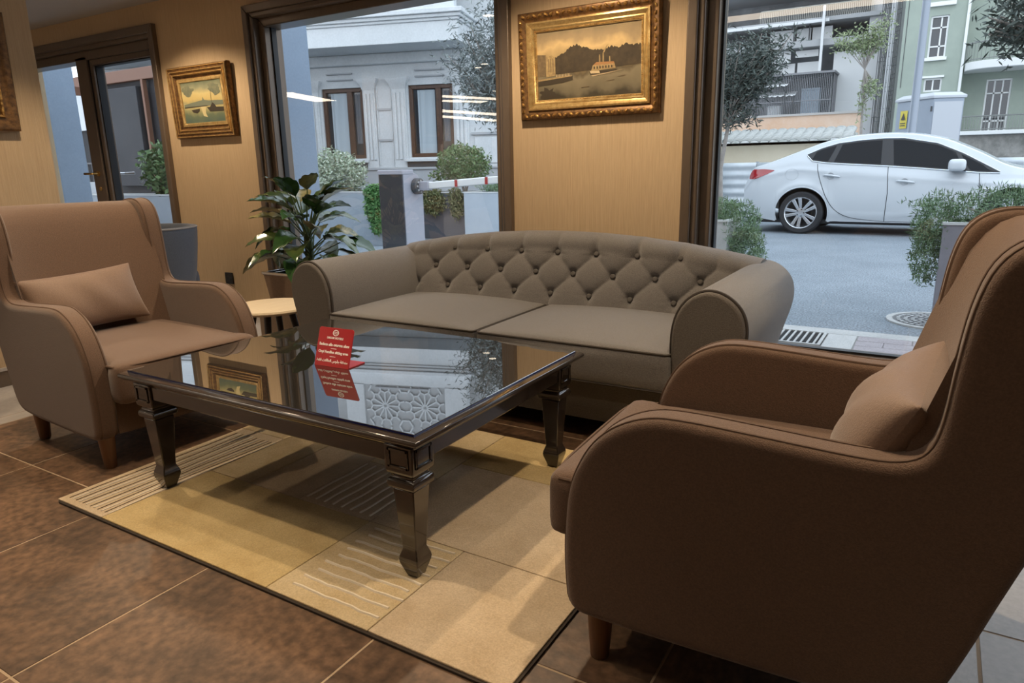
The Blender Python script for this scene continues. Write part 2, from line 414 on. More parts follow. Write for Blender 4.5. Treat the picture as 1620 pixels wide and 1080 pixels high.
# tufted back
xc = -1.615; DX = .2115
def ztop(x): return .655+.108*max(0, 1-((x-xc)/1.06)**2)
def yfront(z): return 2.985+(z-.42)*.42
def tuft(x, z):
    a = (x-xc)/DX; b = (z-.565)/.098
    if b > 1: v = abs(math.sin(PI*a))**.6*max(0, 1-(b-1)/1.0)+(1-max(0, 1-(b-1)/1.0)); v = min(1, v)
    elif b < -1: v = abs(math.sin(PI*a))**.6
    else:
        p = a+b/2-.5; q = a-b/2-.5
        v = (abs(math.sin(PI*p))*abs(math.sin(PI*q)))**.5
    h = .022*v
    kb = round(b)
    if -1 <= kb <= 1:
        ka = round(a) if kb else round(a-.5)+.5
        r2 = ((a-ka)*DX)**2+((z-(.565+.098*kb)))**2
        h -= .020*math.exp(-r2/.00055)
    return h
NU, NV = 250, 96
def backpt(u, v):
    x = lerp(-2.60, -.63, u); zt = ztop(x); zr = zt-.075
    if v < .66:
        z = lerp(.30, zr, v/.66); y = yfront(z)-tuft(x, z)+.02
        return (x, y, z)
    if v < .86:
        t = (v-.66)/.2*PI; yf = yfront(zr)-tuft(x, zr)+.02; yb = 3.285
        return (x, (yf+yb)/2-(yb-yf)/2*math.cos(t), zr+.075*math.sin(t)**.8)
    z = lerp(zr, .1, (v-.86)/.14); return (x, 3.285, z)
g = MB().grid(backpt, NU, NV)
n = NU+1
g.f.append(tuple(j*n for j in range(NV+1))); g.f.append(tuple(j*n+NU for j in reversed(range(NV+1))))
back = g.build('backrest', sofa_fab, sofa, world=True, ang=60)
btn = None
for kb in (-1, 0, 1):
    for i in range(-4, 5):
        a = i if kb else i+.5
        if abs(a) > (3 if kb else 3.5): continue
        x = xc+a*DX; z = .565+.098*kb
        loc = (x-sofa.location.x, yfront(z)+.026-sofa.location.y, z)
        if btn is None:
            btn = MB().lathe([(.001, -.008), (.009, -.007), (.0135, -.002), (.0135, .004)], (0, 0, 0), 12, 'y').build('button', mat('button_fabric', (.090, .080, .073), .85), sofa)
            btn.data.transform(Matrix.Rotation(PI, 4, 'X')); btn.location = loc
            btn.rotation_euler = (math.radians(-20), 0, 0)
        else: inst(btn, 'button', sofa, loc)
# seat cushions
for x0, x1 in ((-2.468, -1.622), (-1.612, -.768)):
    c = MB().rbox(x0, x1, 2.345, 3.04, .262, .418, .022, (22, 18, 5), top=.042, side=.008).build('seat_cushion', sofa_fab, sofa, world=True)
    for z in (.412, .268):
        q = []
        cr_ = .02
        for cx_, cy_, a0 in ((x1-.003-cr_, 2.3485+cr_, -90), (x1-.003-cr_, 3.03-cr_, 0), (x0+.003+cr_, 3.03-cr_, 90), (x0+.003+cr_, 2.3485+cr_, 180)):
            for k in range(5): a = math.radians(a0+90*k/4); q.append((cx_+cr_*math.cos(a), cy_+cr_*math.sin(a), z))
        o = MB().tube(q, .0045, 6, closed=True).build('piping', sofa_pipe, c); o.parent = c
        o.matrix_basis = Matrix.Translation((-c.parent.location.x, -c.parent.location.y, 0)); 

# ================================================================== ARMCHAIRS
prof = [(.06, .12), (.004, .135), (-.004, .21), (-.006, .30), (.0, .40), (.016, .458), (.05, .525), (.10, .573), (.165, .603), (.23, .609), (.387, .600), (.53, .591), (.60, .592), (.640, .612), (.656, .66), (.664, .77), (.676, .87), (.698, .935), (.74, .968),
        (.80, .976), (.88, .965), (.93, .915), (.915, .84), (.79, .46), (.725, .236), (.69, .145), (.61, .12)]
cprof = chaikin(prof, 2)
def make_chair(label, loc, rz):
    t = thing('armchair', label, 'armchair', loc, rz, 'brown wingback armchairs')
    for s in (-1, 1):
        y0, y1 = (.275, .36) if s > 0 else (-.36, -.275)
        a = MB().slab(cprof, y0, y1, .021, 5).build('side_panel', chair_fab, t, ang=70)
        for yy in (s*.343, s*.289):
            pp = [(p[0], yy, p[1]) for p in cprof]
            # seam line on the edge of the panel, pushed out a touch
            cpts = []
            n = len(cprof)
            for i in range(n):
                dx = cprof[(i+1) % n][0]-cprof[i-1][0]; dz = cprof[(i+1) % n][1]-cprof[i-1][1]; L = math.hypot(dx, dz)
                nx, nz = -dz/L, dx/L
                cpts.append((cprof[i][0]+nx*-.0, yy, cprof[i][1]+nz*-.0, nx, nz))
            A = sum(cprof[i][0]*cprof[(i+1) % n][1]-cprof[(i+1) % n][0]*cprof[i][1] for i in range(n))
            sg = -1 if A > 0 else 1
            off = -.0015
            q = [(c[0]+sg*c[3]*off, c[1], c[2]+sg*c[4]*off) for c in cpts if c[2] > .13 and not (c[0] > .62+.29*(c[2]-.12) and c[2] < .90)]
            k = max(range(len(q)), key=lambda i: math.dist(q[i], q[i-1])); q = q[k:]+q[:k]
            if yy*s > .3: MB().tube(q, .0038, 6).build('piping', chair_pipe, a)
            else: MB().tube(q, .0038, 6).build('piping', chair_pipe, a)
    # back
    rings = []
    zs = [.20, .3, .4, .5, .6, .7, .8, .88, .92, .945, .958, .964]
    for i, z in enumerate(zs):
        xf = .575+.30*(z-.3); xb = .70+.30*(z-.19)
        sh = [0]*8+[.012, .028, .050, .078]
        e = sh[i]
        xf += e*.8; xb -= e*.8
        ring = []
        for k in range(17):
            y = lerp(-.30, .30, k/16); ring.append((xf-.055*abs(y/.30)**3*(1-e*6), y, z))
        for k in range(17):
            y = lerp(.30, -.30, k/16); ring.append((max(xb, xf+.02)+.02*(1-(y/.3)**2), y, z))
        rings.append(ring)
    MB().loft(rings).build('backrest', chair_fab, t, ang=60)
    pts = [(.70+.30*(.93-.19)+.004, lerp(-.30, .30, k/10), .925) for k in range(11)]
    c = MB().rbox(-.078, .64, -.295, .295, .262, .418, .030, (18, 16, 6), top=.020, side=.004, fn=lambda p, a: (p.x, p.y*(1 if p.x < 0 else min(1, .272/.295)), p.z)).build('seat_cushion', chair_fab, t, ang=60)
    pp = [(-.074, -.289, .404), (-.074, .289, .404), (-.01, .289, .404)]
    MB().tube(chaikin([(.0, -.29, .406), (-.072, -.287, .406), (-.076, 0, .408), (-.072, .287, .406), (.0, .29, .406)], 2, False), .0045, 6).build('piping', chair_pipe, c)
    MB().rbox(.012, .68, -.28, .28, .13, .262, .012, (6, 6, 3)).build('seat_frame', chair_fab, t)
    for x in (.062, .625):
        for y in (-.305, .305):
            MB().lathe([(.001, 0), (.019, 0), (.0215, .004), (.030, .125), (.001, .13)], (x, y, 0), 20, caps=False).build('leg', leg_wood, t)
    return t
right_chair = make_chair('brown wingback armchair nearest the camera, seen from its side at the right', (-.622, 1.56, 0), math.radians(2.2))
left_chair = dup(right_chair, (-2.515, 1.60, 0), PI-.065, 'brown wingback armchair at the left, facing the glass-topped table')
def make_pillow(label, loc, rot, w=.47, h=.30, th=.15):
    def f(sg):
        def g_(u, v):
            a = u*2-1; b = v*2-1
            a = math.sin(a*PI/2); b = math.sin(b*PI/2)
            x = w/2*a*(1-.07*(1-b*b)); z = h/2*b*(1-.09*(1-a*a))
            t_ = th/2*(max(0, (1-a*a)*(1-b*b)))**.42
            t_ *= 1+.06*math.sin(9*a+3*b)*(1-a*a)
            return (sg*t_, x, z)
        return g_
    mb = MB().grid(f(1), 28, 20); mb.grid(f(-1), 28, 20)
    o = mb.build('throw_pillow', pillow_fab, None, ang=80)
    o.location = loc; o.rotation_euler = rot
    return tag(o, label, 'pillow', 'lumbar pillows on the armchairs')
make_pillow('tan lumbar pillow leaning in the armchair at the right', (-.030, 1.53, .560), (0, math.radians(26), math.radians(-4)), .52, .28, .18)
make_pillow('tan lumbar pillow leaning in the armchair at the left', (-3.115, 1.575, .562), (math.radians(3), math.radians(-24), math.radians(-4)), .47, .26, .15)

# ================================================================== RUG
rug_a = mat('rug_cream', (.60, .48, .30), .95, var=(7, (.46, .34, .18), .35, .72), bump=(300, .35), grain=(220, .12))
rug_b = mat('rug_sand', (.58, .46, .32), .95, var=(7, (.45, .34, .215), .35, .72), bump=(300, .35), grain=(220, .12))
rug_c = mat('rug_ochre', (.58, .44, .22), .95, var=(6, (.45, .32, .14), .35, .72), bump=(300, .35), grain=(220, .12))
rug_d = mat('rug_groove', (.10, .068, .04), .95)
rug_e = mat('rug_pile_ridge', (.74, .66, .54), .95, bump=(300, .3))
rug_edge = mat('rug_binding', (.035, .025, .018), .9)
rug = thing('area_rug', 'cream and ochre area rug with carved lines under the coffee table', 'rug', (-1.57, 1.65, 0))
RX0, RX1, RY0, RY1 = -2.48, -.66, 1.04, 2.27
cr = []
for (cx, cy, a0) in ((RX1-.03, RY1-.03, 0), (RX0+.03, RY1-.03, 90), (RX0+.03, RY0+.03, 180), (RX1-.03, RY0+.03, 270)):
    for k in range(6): a = math.radians(a0+90*k/5); cr.append((cx+.03*math.cos(a), cy+.03*math.sin(a)))
MB().prism(cr, .0005, .0065, 'z').build('binding', rug_edge, rug, world=True, smooth=False)
def rug_panel(x0, x1, y0, y1, mt, z=.0115):
    e = .0012
    return MB().box(x0+e, x1-e, y0+e, y1-e, .005, z).build('panel', mt, rug, bevel=.002, seg=2, world=True)
xs = [RX0+.006, -2.205, -1.99, -1.74, -1.42, -1.06, RX1-.006]
ya, yb = RY0+.006, RY1-.006
rug_panel(xs[0], xs[1], ya, 1.80, rug_b); rug_panel(xs[0], xs[1], 1.80, yb, rug_a)
rug_panel(xs[1], xs[4], ya, 1.452, rug_c); rug_panel(xs[1], xs[2], 1.452, yb, rug_a)
rug_panel(xs[2], xs[3], 1.452, yb, rug_b); rug_panel(xs[3], xs[4], 1.452, 1.80, rug_b); rug_panel(xs[3], xs[4], 1.80, yb, rug_a)
rug_panel(xs[4], xs[5], ya, 1.452, rug_a); rug_panel(xs[5], xs[6], ya, 1.452, rug_b)
rug_panel(xs[4], xs[6], 1.452, 1.95, rug_b); rug_panel(xs[4], xs[6], 1.95, yb, rug_c)
mb = MB()
for k in range(6):
    x = -2.44+.042*k
    pts = [(x+.004*math.sin(9*y+k), y, .0117) for y in [RY0+.03+i*.04 for i in range(18)]]
    mb.tube(pts, .0018, 5)
mb.build('carved_groove', rug_d, rug, world=True, kind='stuff')
mb = MB()
for k in range(9):
    y = 1.095+.041*k; x0 = -1.375+.008*R.random()*3
    mb.tube([(x0+i*.03, y+.0018*math.sin(i*1.3+k)+.0012*math.sin(i*2.9+2*k), .0120) for i in range(11)], .0042, 5)
for k in range(8):
    x = -1.725+.040*k
    mb.tube([(x+.0018*math.sin(i*1.1+k), 1.475+i*.03, .0120) for i in range(11)], .0040, 5)
for k in range(6):
    x = -2.419+.042*k
    mb.tube([(x+.004*math.sin(9*y+k), y, .0112) for y in [RY0+.03+i*.04 for i in range(18)]], .0035, 5)
mb.build('pile_ridge', rug_e, rug, world=True, kind='stuff')

# ================================================================== COFFEE TABLE
TX, TY = -1.665, 1.70
HX, HY = .640, .478
tb = thing('coffee_table', 'dark lacquered coffee table with mirror-like glass top on tapered legs', 'coffee table', (TX, TY, .0125))
zt = .4245
def sq(hx, hy, z): return [(-hx, -hy, z), (hx, -hy, z), (hx, hy, z), (-hx, hy, z)]
MB().loft([sq(HX-.032, HY-.032, zt-.040), sq(HX-.028, HY-.028, zt-.030), sq(HX-.010, HY-.010, zt-.024), sq(HX-.001, HY-.001, zt-.016), sq(HX, HY, zt-.009), sq(HX-.003, HY-.003, zt-.003), sq(HX-.012, HY-.012, zt), sq(HX-.022, HY-.022, zt+.0005)]).build('top', lacquer, tb, bevel=.0015, seg=2)
MB().loft([sq(HX-.024, HY-.024, zt+.001), sq(HX-.024, HY-.024, zt+.0055), sq(HX-.0255, HY-.0255, zt+.0065)]).build('glass_top', mirror_glass, tb, smooth=False)
MB().loft([sq(HX-.0235, HY-.0235, zt+.0008), sq(HX-.0235, HY-.0235, zt+.0054)], caps=False).build('glass_edge', glass_edge, tb, smooth=False)
lx, ly = .556, .405
za, zb = .340, .386
for s in (-1, 1):
    for kind in (0, 1):
        mb = MB()
        if kind == 0: mb.box(-lx, lx, s*(ly+.030)-.010, s*(ly+.030)+.010, .335, zt-.038)
        else: mb.box(s*(lx+.030)-.010, s*(lx+.030)+.010, -ly, ly, .335, zt-.038)
        mb.build('apron', lacquer, tb, bevel=.004)
def leg(x, y):
    def S_(h, z): return [(x-h, y-h, z), (x+h, y-h, z), (x+h, y+h, z), (x-h, y+h, z)]
    L = MB().loft([S_(.018, 0), (S_(.020, .006)), S_(.031, .040), S_(.0325, .050), S_(.031, .060), S_(.0235, .082), S_(.0245, .10), S_(.0345, .262)])
    L.loft([S_(.0345, .262), S_(.043, .268), S_(.046, .278), S_(.043, .290), S_(.036, .294), S_(.036, .302), S_(.044, .309), S_(.046, .318), S_(.046, zt-.036)])
    o = L.build('leg', lacquer, tb, bevel=.003, seg=2)
    # raised rim round a sunk field on the two outward faces of the block
    sx = 1 if x > 0 else -1; sy = 1 if y > 0 else -1
    mb = MB()
    for ax, s in ((0, sx), (1, sy)):
        a0, a1, z0, z1, w = -.034, .034, .326, zt-.044, .008
        for (b0, b1, c0, c1) in ((a0, a1, z0, z0+w), (a0, a1, z1-w, z1), (a0, a0+w, z0, z1), (a1-w, a1, z0, z1)):
            e0, e1 = sorted((s*.0455, s*.0495))
            if ax == 0: mb.box(x+e0, x+e1, y+b0, y+b1, c0, c1)
            else: mb.box(x+b0, x+b1, y+e0, y+e1, c0, c1)
    mb.build('block_moulding', lacquer, o, bevel=.0012, seg=1)
for x in (-lx, lx):
    for y in (-ly, ly): leg(x, y)

# ================================================================== RED SIGN
red = mat('red_acrylic', (.37, .007, .010), .35)
wht = mat('white_print', (.92, .86, .82), .6)
ztab = .0125+zt+.0066
sg = thing('table_sign', 'red acrylic L-shaped sign with white lettering standing on the glass table', 'sign', (-1.685, 1.595, ztab), math.radians(3))
SWd, SHt, lean = .150, .132, math.radians(19)
SM = Matrix.Rotation(-lean, 4, 'X')
def rrect(w, z0, z1, r=.008, n=5):
    P = []
    for cx, cz, a0 in ((w/2-r, z1-r, 0), (-w/2+r, z1-r, 90)):
        for k in range(n+1): a = math.radians(a0+90*k/n); P.append((cx+r*math.cos(a), cz+r*math.sin(a)))
    return P+[(-w/2, z0), (w/2, z0)]
MB().prism(rrect(SWd, .0, SHt), 0, .004).xf(SM).build('face', red, sg, bevel=.0006, seg=1)
mb = MB().box(-SWd/2, SWd/2, .001, .085, 0, .004); mb.build('foot', red, sg, bevel=.0008, seg=1)
def stext(txt, size, z, bold=.0):
    p = SM @ Vector((0, -.0006, z))
    return text_mesh('lettering', txt, size, wht, sg, p, (PI/2-lean, 0, 0), bold=bold)
rows = [('DREAM HOTELS', .0098, .097, .00025), ('Sadece aile oturma alanı', .0134, .074, .0004), ('Onyl Families sitting area', .0128, .049, .0004)]
for t_, s_, z_, b_ in rows: stext(t_, s_, z_, b_)
ar = ''.join(chr(c) for c in [0xFED3, 0xFED8, 0xFEC2][0:0])
w1 = [0xFEE3, 0xFEE8, 0xFEC4, 0xFED8, 0xFE94]; w2 = [0xFE9F, 0xFEE0, 0xFEEE, 0xFEB1]; w3 = [0xFE8D, 0xFEDF, 0xFECC, 0xFE8E, 0xFE8B, 0xFEFC, 0xFE95]; w4 = [0xFED3, 0xFED8, 0xFEC2]
seq = w1+[32]+w2+[32]+w3+[32]+w4
stext(''.join(chr(c) for c in reversed(seq)), .0125, .020, .0003)
for z in (.0615, .0345): MB().box(-.012, .012, -.0008, -.0002, z-.0009, z+.0009).xf(SM).build('divider', wht, sg, smooth=False)
# emblem: white ring with a looped knot inside
ring = MB()
def ann(mb, cx, cz, ro, ri, n=28, ex=1.25):
    P = [(cx+ex*r_*math.cos(2*PI*k/n), -.0008, cz+r_*math.sin(2*PI*k/n)) for r_ in (ro, ri) for k in range(n)]
    mb.add(P, [(k, (k+1) % n, n+(k+1) % n, n+k) for k in range(n)])
for a_ in ((0, .115, .0105, .0078), (-.0035, .115, .0042, .0026, 18, 1), (.0035, .115, .0042, .0026, 18, 1)):
    mb = MB(); ann(mb, *a_); mb.xf(SM).build('emblem_ring', wht, sg, smooth=False)

# ================================================================== PICTURES
gold = mat('gilded_gesso', (.80, .50, .17), .28, .7, var=(60, (.22, .10, .03), .35, .62), bump=(120, .25))
gold_bright = mat('bright_gilt', (.95, .70, .32), .24, .75, var=(40, (.55, .32, .10), .35, .7))
gold_dark = mat('dark_gilt', (.24, .125, .045), .4, .5, var=(40, (.07, .035, .015), .35, .65))
def frame_loft(mb, hx, hz, prof):
    """prof: list of (inset, depth) from the outer edge inwards; frame in the xz plane, facing -y"""
    rings = [[(-hx+i, -d_, -hz+i), (hx-i, -d_, -hz+i), (hx-i, -d_, hz-i), (-hx+i, -d_, hz-i)] for i, d_ in prof]
    return mb.loft(rings, caps=False)
def painting_mat(name, ramp, cloud, zlo, zhi, scale=9):
    """painted sky-to-water bands with brushy noise; object Z drives the ramp"""
    M_ = bpy.data.materials.new(name); M_.use_nodes = True; t = M_.node_tree; p = t.nodes['Principled BSDF']; p.inputs['Roughness'].default_value = .7; p.inputs['Specular IOR Level'].default_value = .2
    g = t.nodes.new('ShaderNodeTexCoord'); n = t.nodes.new('ShaderNodeTexNoise'); n.inputs['Scale'].default_value = scale; n.inputs['Detail'].default_value = 6
    t.links.new(g.outputs['Object'], n.inputs['Vector']); s_ = t.nodes.new('ShaderNodeSeparateXYZ'); t.links.new(g.outputs['Object'], s_.inputs[0])
    mr = t.nodes.new('ShaderNodeMapRange'); mr.inputs[1].default_value = zlo; mr.inputs[2].default_value = zhi; t.links.new(s_.outputs['Z'], mr.inputs[0])
    a = t.nodes.new('ShaderNodeMath'); a.operation = 'MULTIPLY_ADD'; a.inputs[1].default_value = cloud; t.links.new(n.outputs['Fac'], a.inputs[0]); 
    b = t.nodes.new('ShaderNodeMath'); b.operation = 'ADD'; b.inputs[1].default_value = -cloud*.5
    t.links.new(mr.outputs[0], b.inputs[0]); t.links.new(b.outputs[0], a.inputs[2])
    r = t.nodes.new('ShaderNodeValToRGB'); t.links.new(a.outputs[0], r.inputs[0])
    e = r.color_ramp.elements
    while len(e) < len(ramp): e.new(.5)
    for k, (pos, c) in enumerate(ramp): e[k].position = pos; e[k].color = (*c, 1)
    t.links.new(r.outputs[0], p.inputs['Base Color']); return M_
def flat(parent, name, poly, mt, d_=.0006, by=0):
    return MB().add([(x, by-d_, z) for x, z in poly], [tuple(range(len(poly)))]).build(name, mt, parent, smooth=False)
def blob(cx, cz, rx, rz, n=26, rough=.18, seed=1, lo=None):
    q = random.Random(seed); P = []
    for k in range(n):
        a = 2*PI*k/n; f = 1+rough*(q.random()-.5)*2; z = cz+rz*f*math.sin(a)
        P.append((cx+rx*f*math.cos(a), max(lo, z) if lo is not None else z))
    return P
def paint(name, col, rough=.8, var=None): return mat(name, col, rough, var=var)
# harbour painting (large)
p1 = thing('framed_painting', 'large harbour painting with a steamboat in an ornate gilt frame above the sofa', 'painting', (-1.615, 3.468, 1.597))
p1.rotation_euler = (math.radians(3), 0, 0); p1.location.y = 3.452
hx, hz = .392, .268
fr = frame_loft(MB(), hx, hz, [(0, -.012), (0, .022), (.004, .030), (.014, .034), (.030, .030), (.040, .020), (.046, .018), (.048, .022)]).build('outer_moulding', gold_dark, p1, bevel=.002)
frame_loft(MB(), hx, hz, [(.046, .016), (.050, .028), (.058, .031), (.064, .026), (.076, .019), (.082, .021), (.090, .014), (.100, .010), (.102, .0)]).build('inner_moulding', gold_bright, p1)
mb = MB(); q = random.Random(3)
def leafbump(mb, x, z, ang, L, Wd, h, by):
    c, s_ = math.cos(ang), math.sin(ang); ring = []
    N_ = 8; top = (x, by-h, z); vs = [top]
    for r_, hh in ((.55, .75), (1, 0)):
        for k in range(N_):
            a = 2*PI*k/N_; u, v = L/2*r_*math.cos(a), Wd/2*r_*math.sin(a)*(1-.3*math.cos(a)); vs.append((x+c*u-s_*v, by-h*hh, z+s_*u+c*v))
    fs = [(0, 1+k, 1+(k+1) % N_) for k in range(N_)]+[(1+k, 9+k, 9+(k+1) % N_, 1+(k+1) % N_) for k in range(N_)]
    mb.add(vs, fs)
for sgn in (-1, 1):
    n_ = 22
    for k in range(n_):
        x = lerp(-hx+.02, hx-.02, (k+.5)/n_)
        leafbump(mb, x, sgn*(hz-.020), .45*(1 if k % 2 else -1), .034, .020, .016, -.026)
    n_ = 14
    for k in range(n_):
        z = lerp(-hz+.03, hz-.03, (k+.5)/n_)
        leafbump(mb, sgn*(hx-.020), z, PI/2+.45*(1 if k % 2 else -1), .034, .020, .016, -.026)
mb.build('carved_leaves', gold, p1, kind='stuff')
mb = MB()
ix, iz = hx-.094, hz-.094
for k in range(70):
    x = lerp(-ix, ix, k/69)
    for sgn in (-1, 1): leafbump(mb, x, sgn*iz, 0, .0075, .0065, .004, -.012)
for k in range(42):
    z = lerp(-iz, iz, k/41)
    for sgn in (-1, 1): leafbump(mb, sgn*ix, z, 0, .0065, .0075, .004, -.012)
mb.build('bead_row', gold, p1, kind='stuff')
cw, ch = hx-.10, hz-.10
cv = MB().box(-cw, cw, -.004, .006, -ch, ch).build('canvas', painting_mat('harbour_sky_and_water', [(0, (.05, .043, .030)), (.12, (.14, .12, .08)), (.34, (.19, .16, .105)), (.42, (.10, .08, .05)), (.58, (.30, .22, .11)), (.74, (.50, .36, .18)), (.86, (.30, .225, .13)), (1, (.22, .17, .105))], .62, -ch, ch, 7), p1, smooth=False)
dk = paint('hill_paint', (.030, .022, .013), var=(22, (.060, .042, .022), .35, .7)); md = paint('far_hill_paint', (.055, .040, .024), var=(25, (.09, .065, .035), .35, .7))
lt = paint('facade_paint', (.36, .26, .12), var=(60, (.22, .15, .07), .35, .65)); wh = paint('hull_paint', (.48, .37, .22)); bk = paint('quay_paint', (.040, .030, .018)); tw = paint('tower_paint', (.17, .12, .062), var=(50, (.10, .07, .04), .35, .65)); rs = paint('deck_paint', (.30, .15, .06))
hill = [(-.20, -.045)]+[(x, z) for x, z in ((-.21, .02), (-.17, .045), (-.12, .065), (-.095, .085), (-.06, .090), (-.03, .075), (.02, .062), (.05, .058), (.09, .052), (.13, .065), (.17, .058), (.21, .068), (.25, .060), (cw-.002, .062))]+[(cw-.002, -.03)]
q = random.Random(5); hill2 = []
for a, b in zip(hill, hill[1:]):
    for k in range(6): hill2.append((lerp(a[0], b[0], k/6), lerp(a[1], b[1], k/6)+(q.random()-.5)*.010*(1 if 0 < a[1] else 0)))
hill2.append(hill[-1])
flat(cv, 'hill', hill2, dk, .0049)
flat(cv, 'tower', [(-cw+.002, -.05), (-.235, -.05), (-.235, .055), (-cw+.002, .06)], tw, .0053)
flat(cv, 'facade', [(-.240, -.055), (-.185, -.050), (-.185, .038), (-.205, .050), (-.222, .048), (-.240, .060)], lt, .0055)
for x in (-.225, -.213, -.2): flat(cv, 'window_stroke', [(x, -.03), (x+.004, -.03), (x+.004, .035), (x, .035)], tw, .0058)
flat(cv, 'quay', [(-cw+.002, -.075), (-.12, -.060), (-.085, -.058), (-.085, -.078), (-.15, -.088), (-cw+.002, -.098)], bk, .0056)
flat(cv, 'quay_top', [(-cw+.002, -.064), (-.09, -.054), (-.09, -.060), (-cw+.002, -.073)], lt, .0059)
for k in range(9): x = -.18+.009*k; flat(cv, 'figure', [(x, -.058), (x+.004, -.058), (x+.0035, -.046+.006*q.random()), (x+.0005, -.045)], lt if k % 2 else wh, .0061)
flat(cv, 'rocks', blob(-.235, -.14, .05, .03, 20, .35, 9, -ch+.002), bk, .0055)
flat(cv, 'hull', [(.015, -.062), (.15, -.055), (.165, -.045), (.010, -.045)], bk, .0056)
flat(cv, 'hull_side', [(.018, -.056), (.07, -.058), (.065, -.045), (.012, -.043)], wh, .0058)
flat(cv, 'upper_deck', [(.02, -.044), (.155, -.040), (.15, -.018), (.03, -.018)], lt, .0058)
flat(cv, 'roof_deck', [(.03, -.018), (.15, -.018), (.145, -.008), (.05, -.004)], rs, .006)
for k in range(7): x = .035+.016*k; flat(cv, 'deck_window', [(x, -.036), (x+.007, -.036), (x+.007, -.024), (x, -.024)], dk, .0062)
for x, z in ((.065, .03), (.085, .038), (.12, .018)): flat(cv, 'funnel', [(x, -.006), (x+.007, -.006), (x+.006, z), (x+.001, z)], lt, .0062)
flat(cv, 'smoke', [(.087, .04), (.094, .038), (.112, .068), (.12, .075), (.108, .072)], lt, .0061)
flat(cv, 'wake', [(.02, -.066), (.16, -.052), (.20, -.048), (.15, -.056), (.03, -.070)], wh, .0057)
for x, z in ((.10, -.098), (-.04, -.12), (.16, -.082)): flat(cv, 'glint', [(x, z), (x+.05, z+.003), (x+.045, z+.006), (x+.01, z+.003)], tw, .0057)
# small seascape
def seascape(name, label, loc, rot, hx, hz, w=.115):
    p = thing(name, label, 'painting', loc); p.rotation_euler = rot
    k = w/.115
    frame_loft(MB(), hx, hz, [(0, -.012), (0, .018), (.006*k, .030), (.014*k, .033), (.020*k, .028), (.030*k, .028), (.038*k, .034), (.044*k, .028), (.052*k, .022), (.062*k, .024), (.070*k, .014)]).build('outer_moulding', gold_dark, p)
    for i0, d0 in ((.010, .031), (.034, .031), (.056, .024)):
        frame_loft(MB(), hx, hz, [((i0-.004)*k, d0-.004), (i0*k, d0+.005), ((i0+.003)*k, d0+.006), ((i0+.008)*k, d0-.004)]).build('ridge', gold_bright, p)
    frame_loft(MB(), hx, hz, [(.066*k, .014), (.082*k, .004), (.088*k, .004)]).build('liner', gold_dark, p)
    frame_loft(MB(), hx, hz, [(.084*k, .003), (.086*k, .013), (.096*k, .015), (.108*k, .011), (.114*k, .0)]).build('inner_moulding', gold_bright, p)
    mb = MB()
    return p, hx-w+.004, hz-w+.004
p2, cw2, ch2 = seascape('framed_painting', 'small seascape painting with two boats in a stepped gilt frame by the door', (-4.735, 3.452, 1.598), (math.radians(2.5), 0, 0), .345, .255)
cv2 = MB().box(-cw2, cw2, -.004, .006, -ch2, ch2).build('canvas', painting_mat('seascape_sky_and_water', [(0, (.085, .125, .105)), (.18, (.12, .15, .10)), (.30, (.26, .26, .14)), (.40, (.42, .36, .17)), (.47, (.30, .28, .15)), (.55, (.46, .36, .15)), (.70, (.48, .40, .19)), (.85, (.22, .23, .15)), (1, (.11, .125, .085))], .40, -ch2, ch2, 7), p2, smooth=False)
g1 = paint('island_paint', (.14, .16, .12)); g2 = paint('boat_paint', (.035, .028, .020)); g3 = paint('light_path_paint', (.52, .45, .24)); g4 = paint('cloud_paint', (.10, .115, .08), var=(20, (.18, .18, .11), .35, .7))
flat(cv2, 'island', [(-cw2+.01, -.03), (cw2, -.03), (cw2, .0), (.08, .005), (.02, .012), (.005, .035), (-.002, .012), (-.06, .006), (-.14, -.002), (-cw2+.01, -.012)], g1, .005)
flat(cv2, 'cloud', blob(-.16, .085, .065, .035, 20, .3, 2), g4, .005); flat(cv2, 'cloud', blob(.15, .085, .07, .04, 20, .3, 4), g4, .005)
flat(cv2, 'shore_line', [(-cw2+.01, -.036), (.05, -.032), (.05, -.028), (-cw2+.01, -.029)], g2, .0053)
flat(cv2, 'light_path', [(-.03, -.034), (.03, -.034), (.02, -.08), (.035, -.11), (-.01, -.10), (-.02, -.07)], g3, .0052)
flat(cv2, 'boat', [(-.145, -.052), (-.045, -.046), (-.05, -.064), (-.08, -.078), (-.125, -.070)], g2, .0055)
flat(cv2, 'boat', [(.04, -.040), (cw2-.004, -.046), (cw2-.004, -.075), (.07, -.072)], g2, .0055)
flat(cv2, 'boat_cabin', [(.075, -.042), (.15, -.044), (.13, -.022), (.11, -.010), (.09, -.028)], g2, .0056)
flat(cv2, 'mast', [(.101, -.03), (.104, -.03), (.104, .075), (.102, .075)], g2, .0056)
# painting on the left wall, only its right end is in the frame
p3 = thing('framed_painting', 'painting in a dark gilt frame on the left wall, cut by the photo edge', 'painting', (-4.150, 1.745, 1.60), 0)
p3.rotation_euler = (math.radians(2), 0, PI/2)
hx, hz = .17, .285
frame_loft(MB(), hx, hz, [(0, -.016), (0, .020), (.008, .030), (.022, .032), (.040, .022), (.060, .018), (.075, .024), (.085, .010), (.10, .006), (.104, 0)]).build('outer_moulding', gold_dark, p3)
frame_loft(MB(), hx, hz, [(.062, .018), (.068, .028), (.076, .026), (.082, .012)]).build('inner_moulding', gold, p3)
MB().box(-hx+.10, hx-.10, -.004, .006, -hz+.10, hz-.10).build('canvas', painting_mat('dusk_landscape_paint', [(0, (.02, .015, .01)), (.4, (.06, .045, .025)), (.6, (.12, .09, .05)), (1, (.07, .055, .035))], .3, -.18, .18), p3, smooth=False)

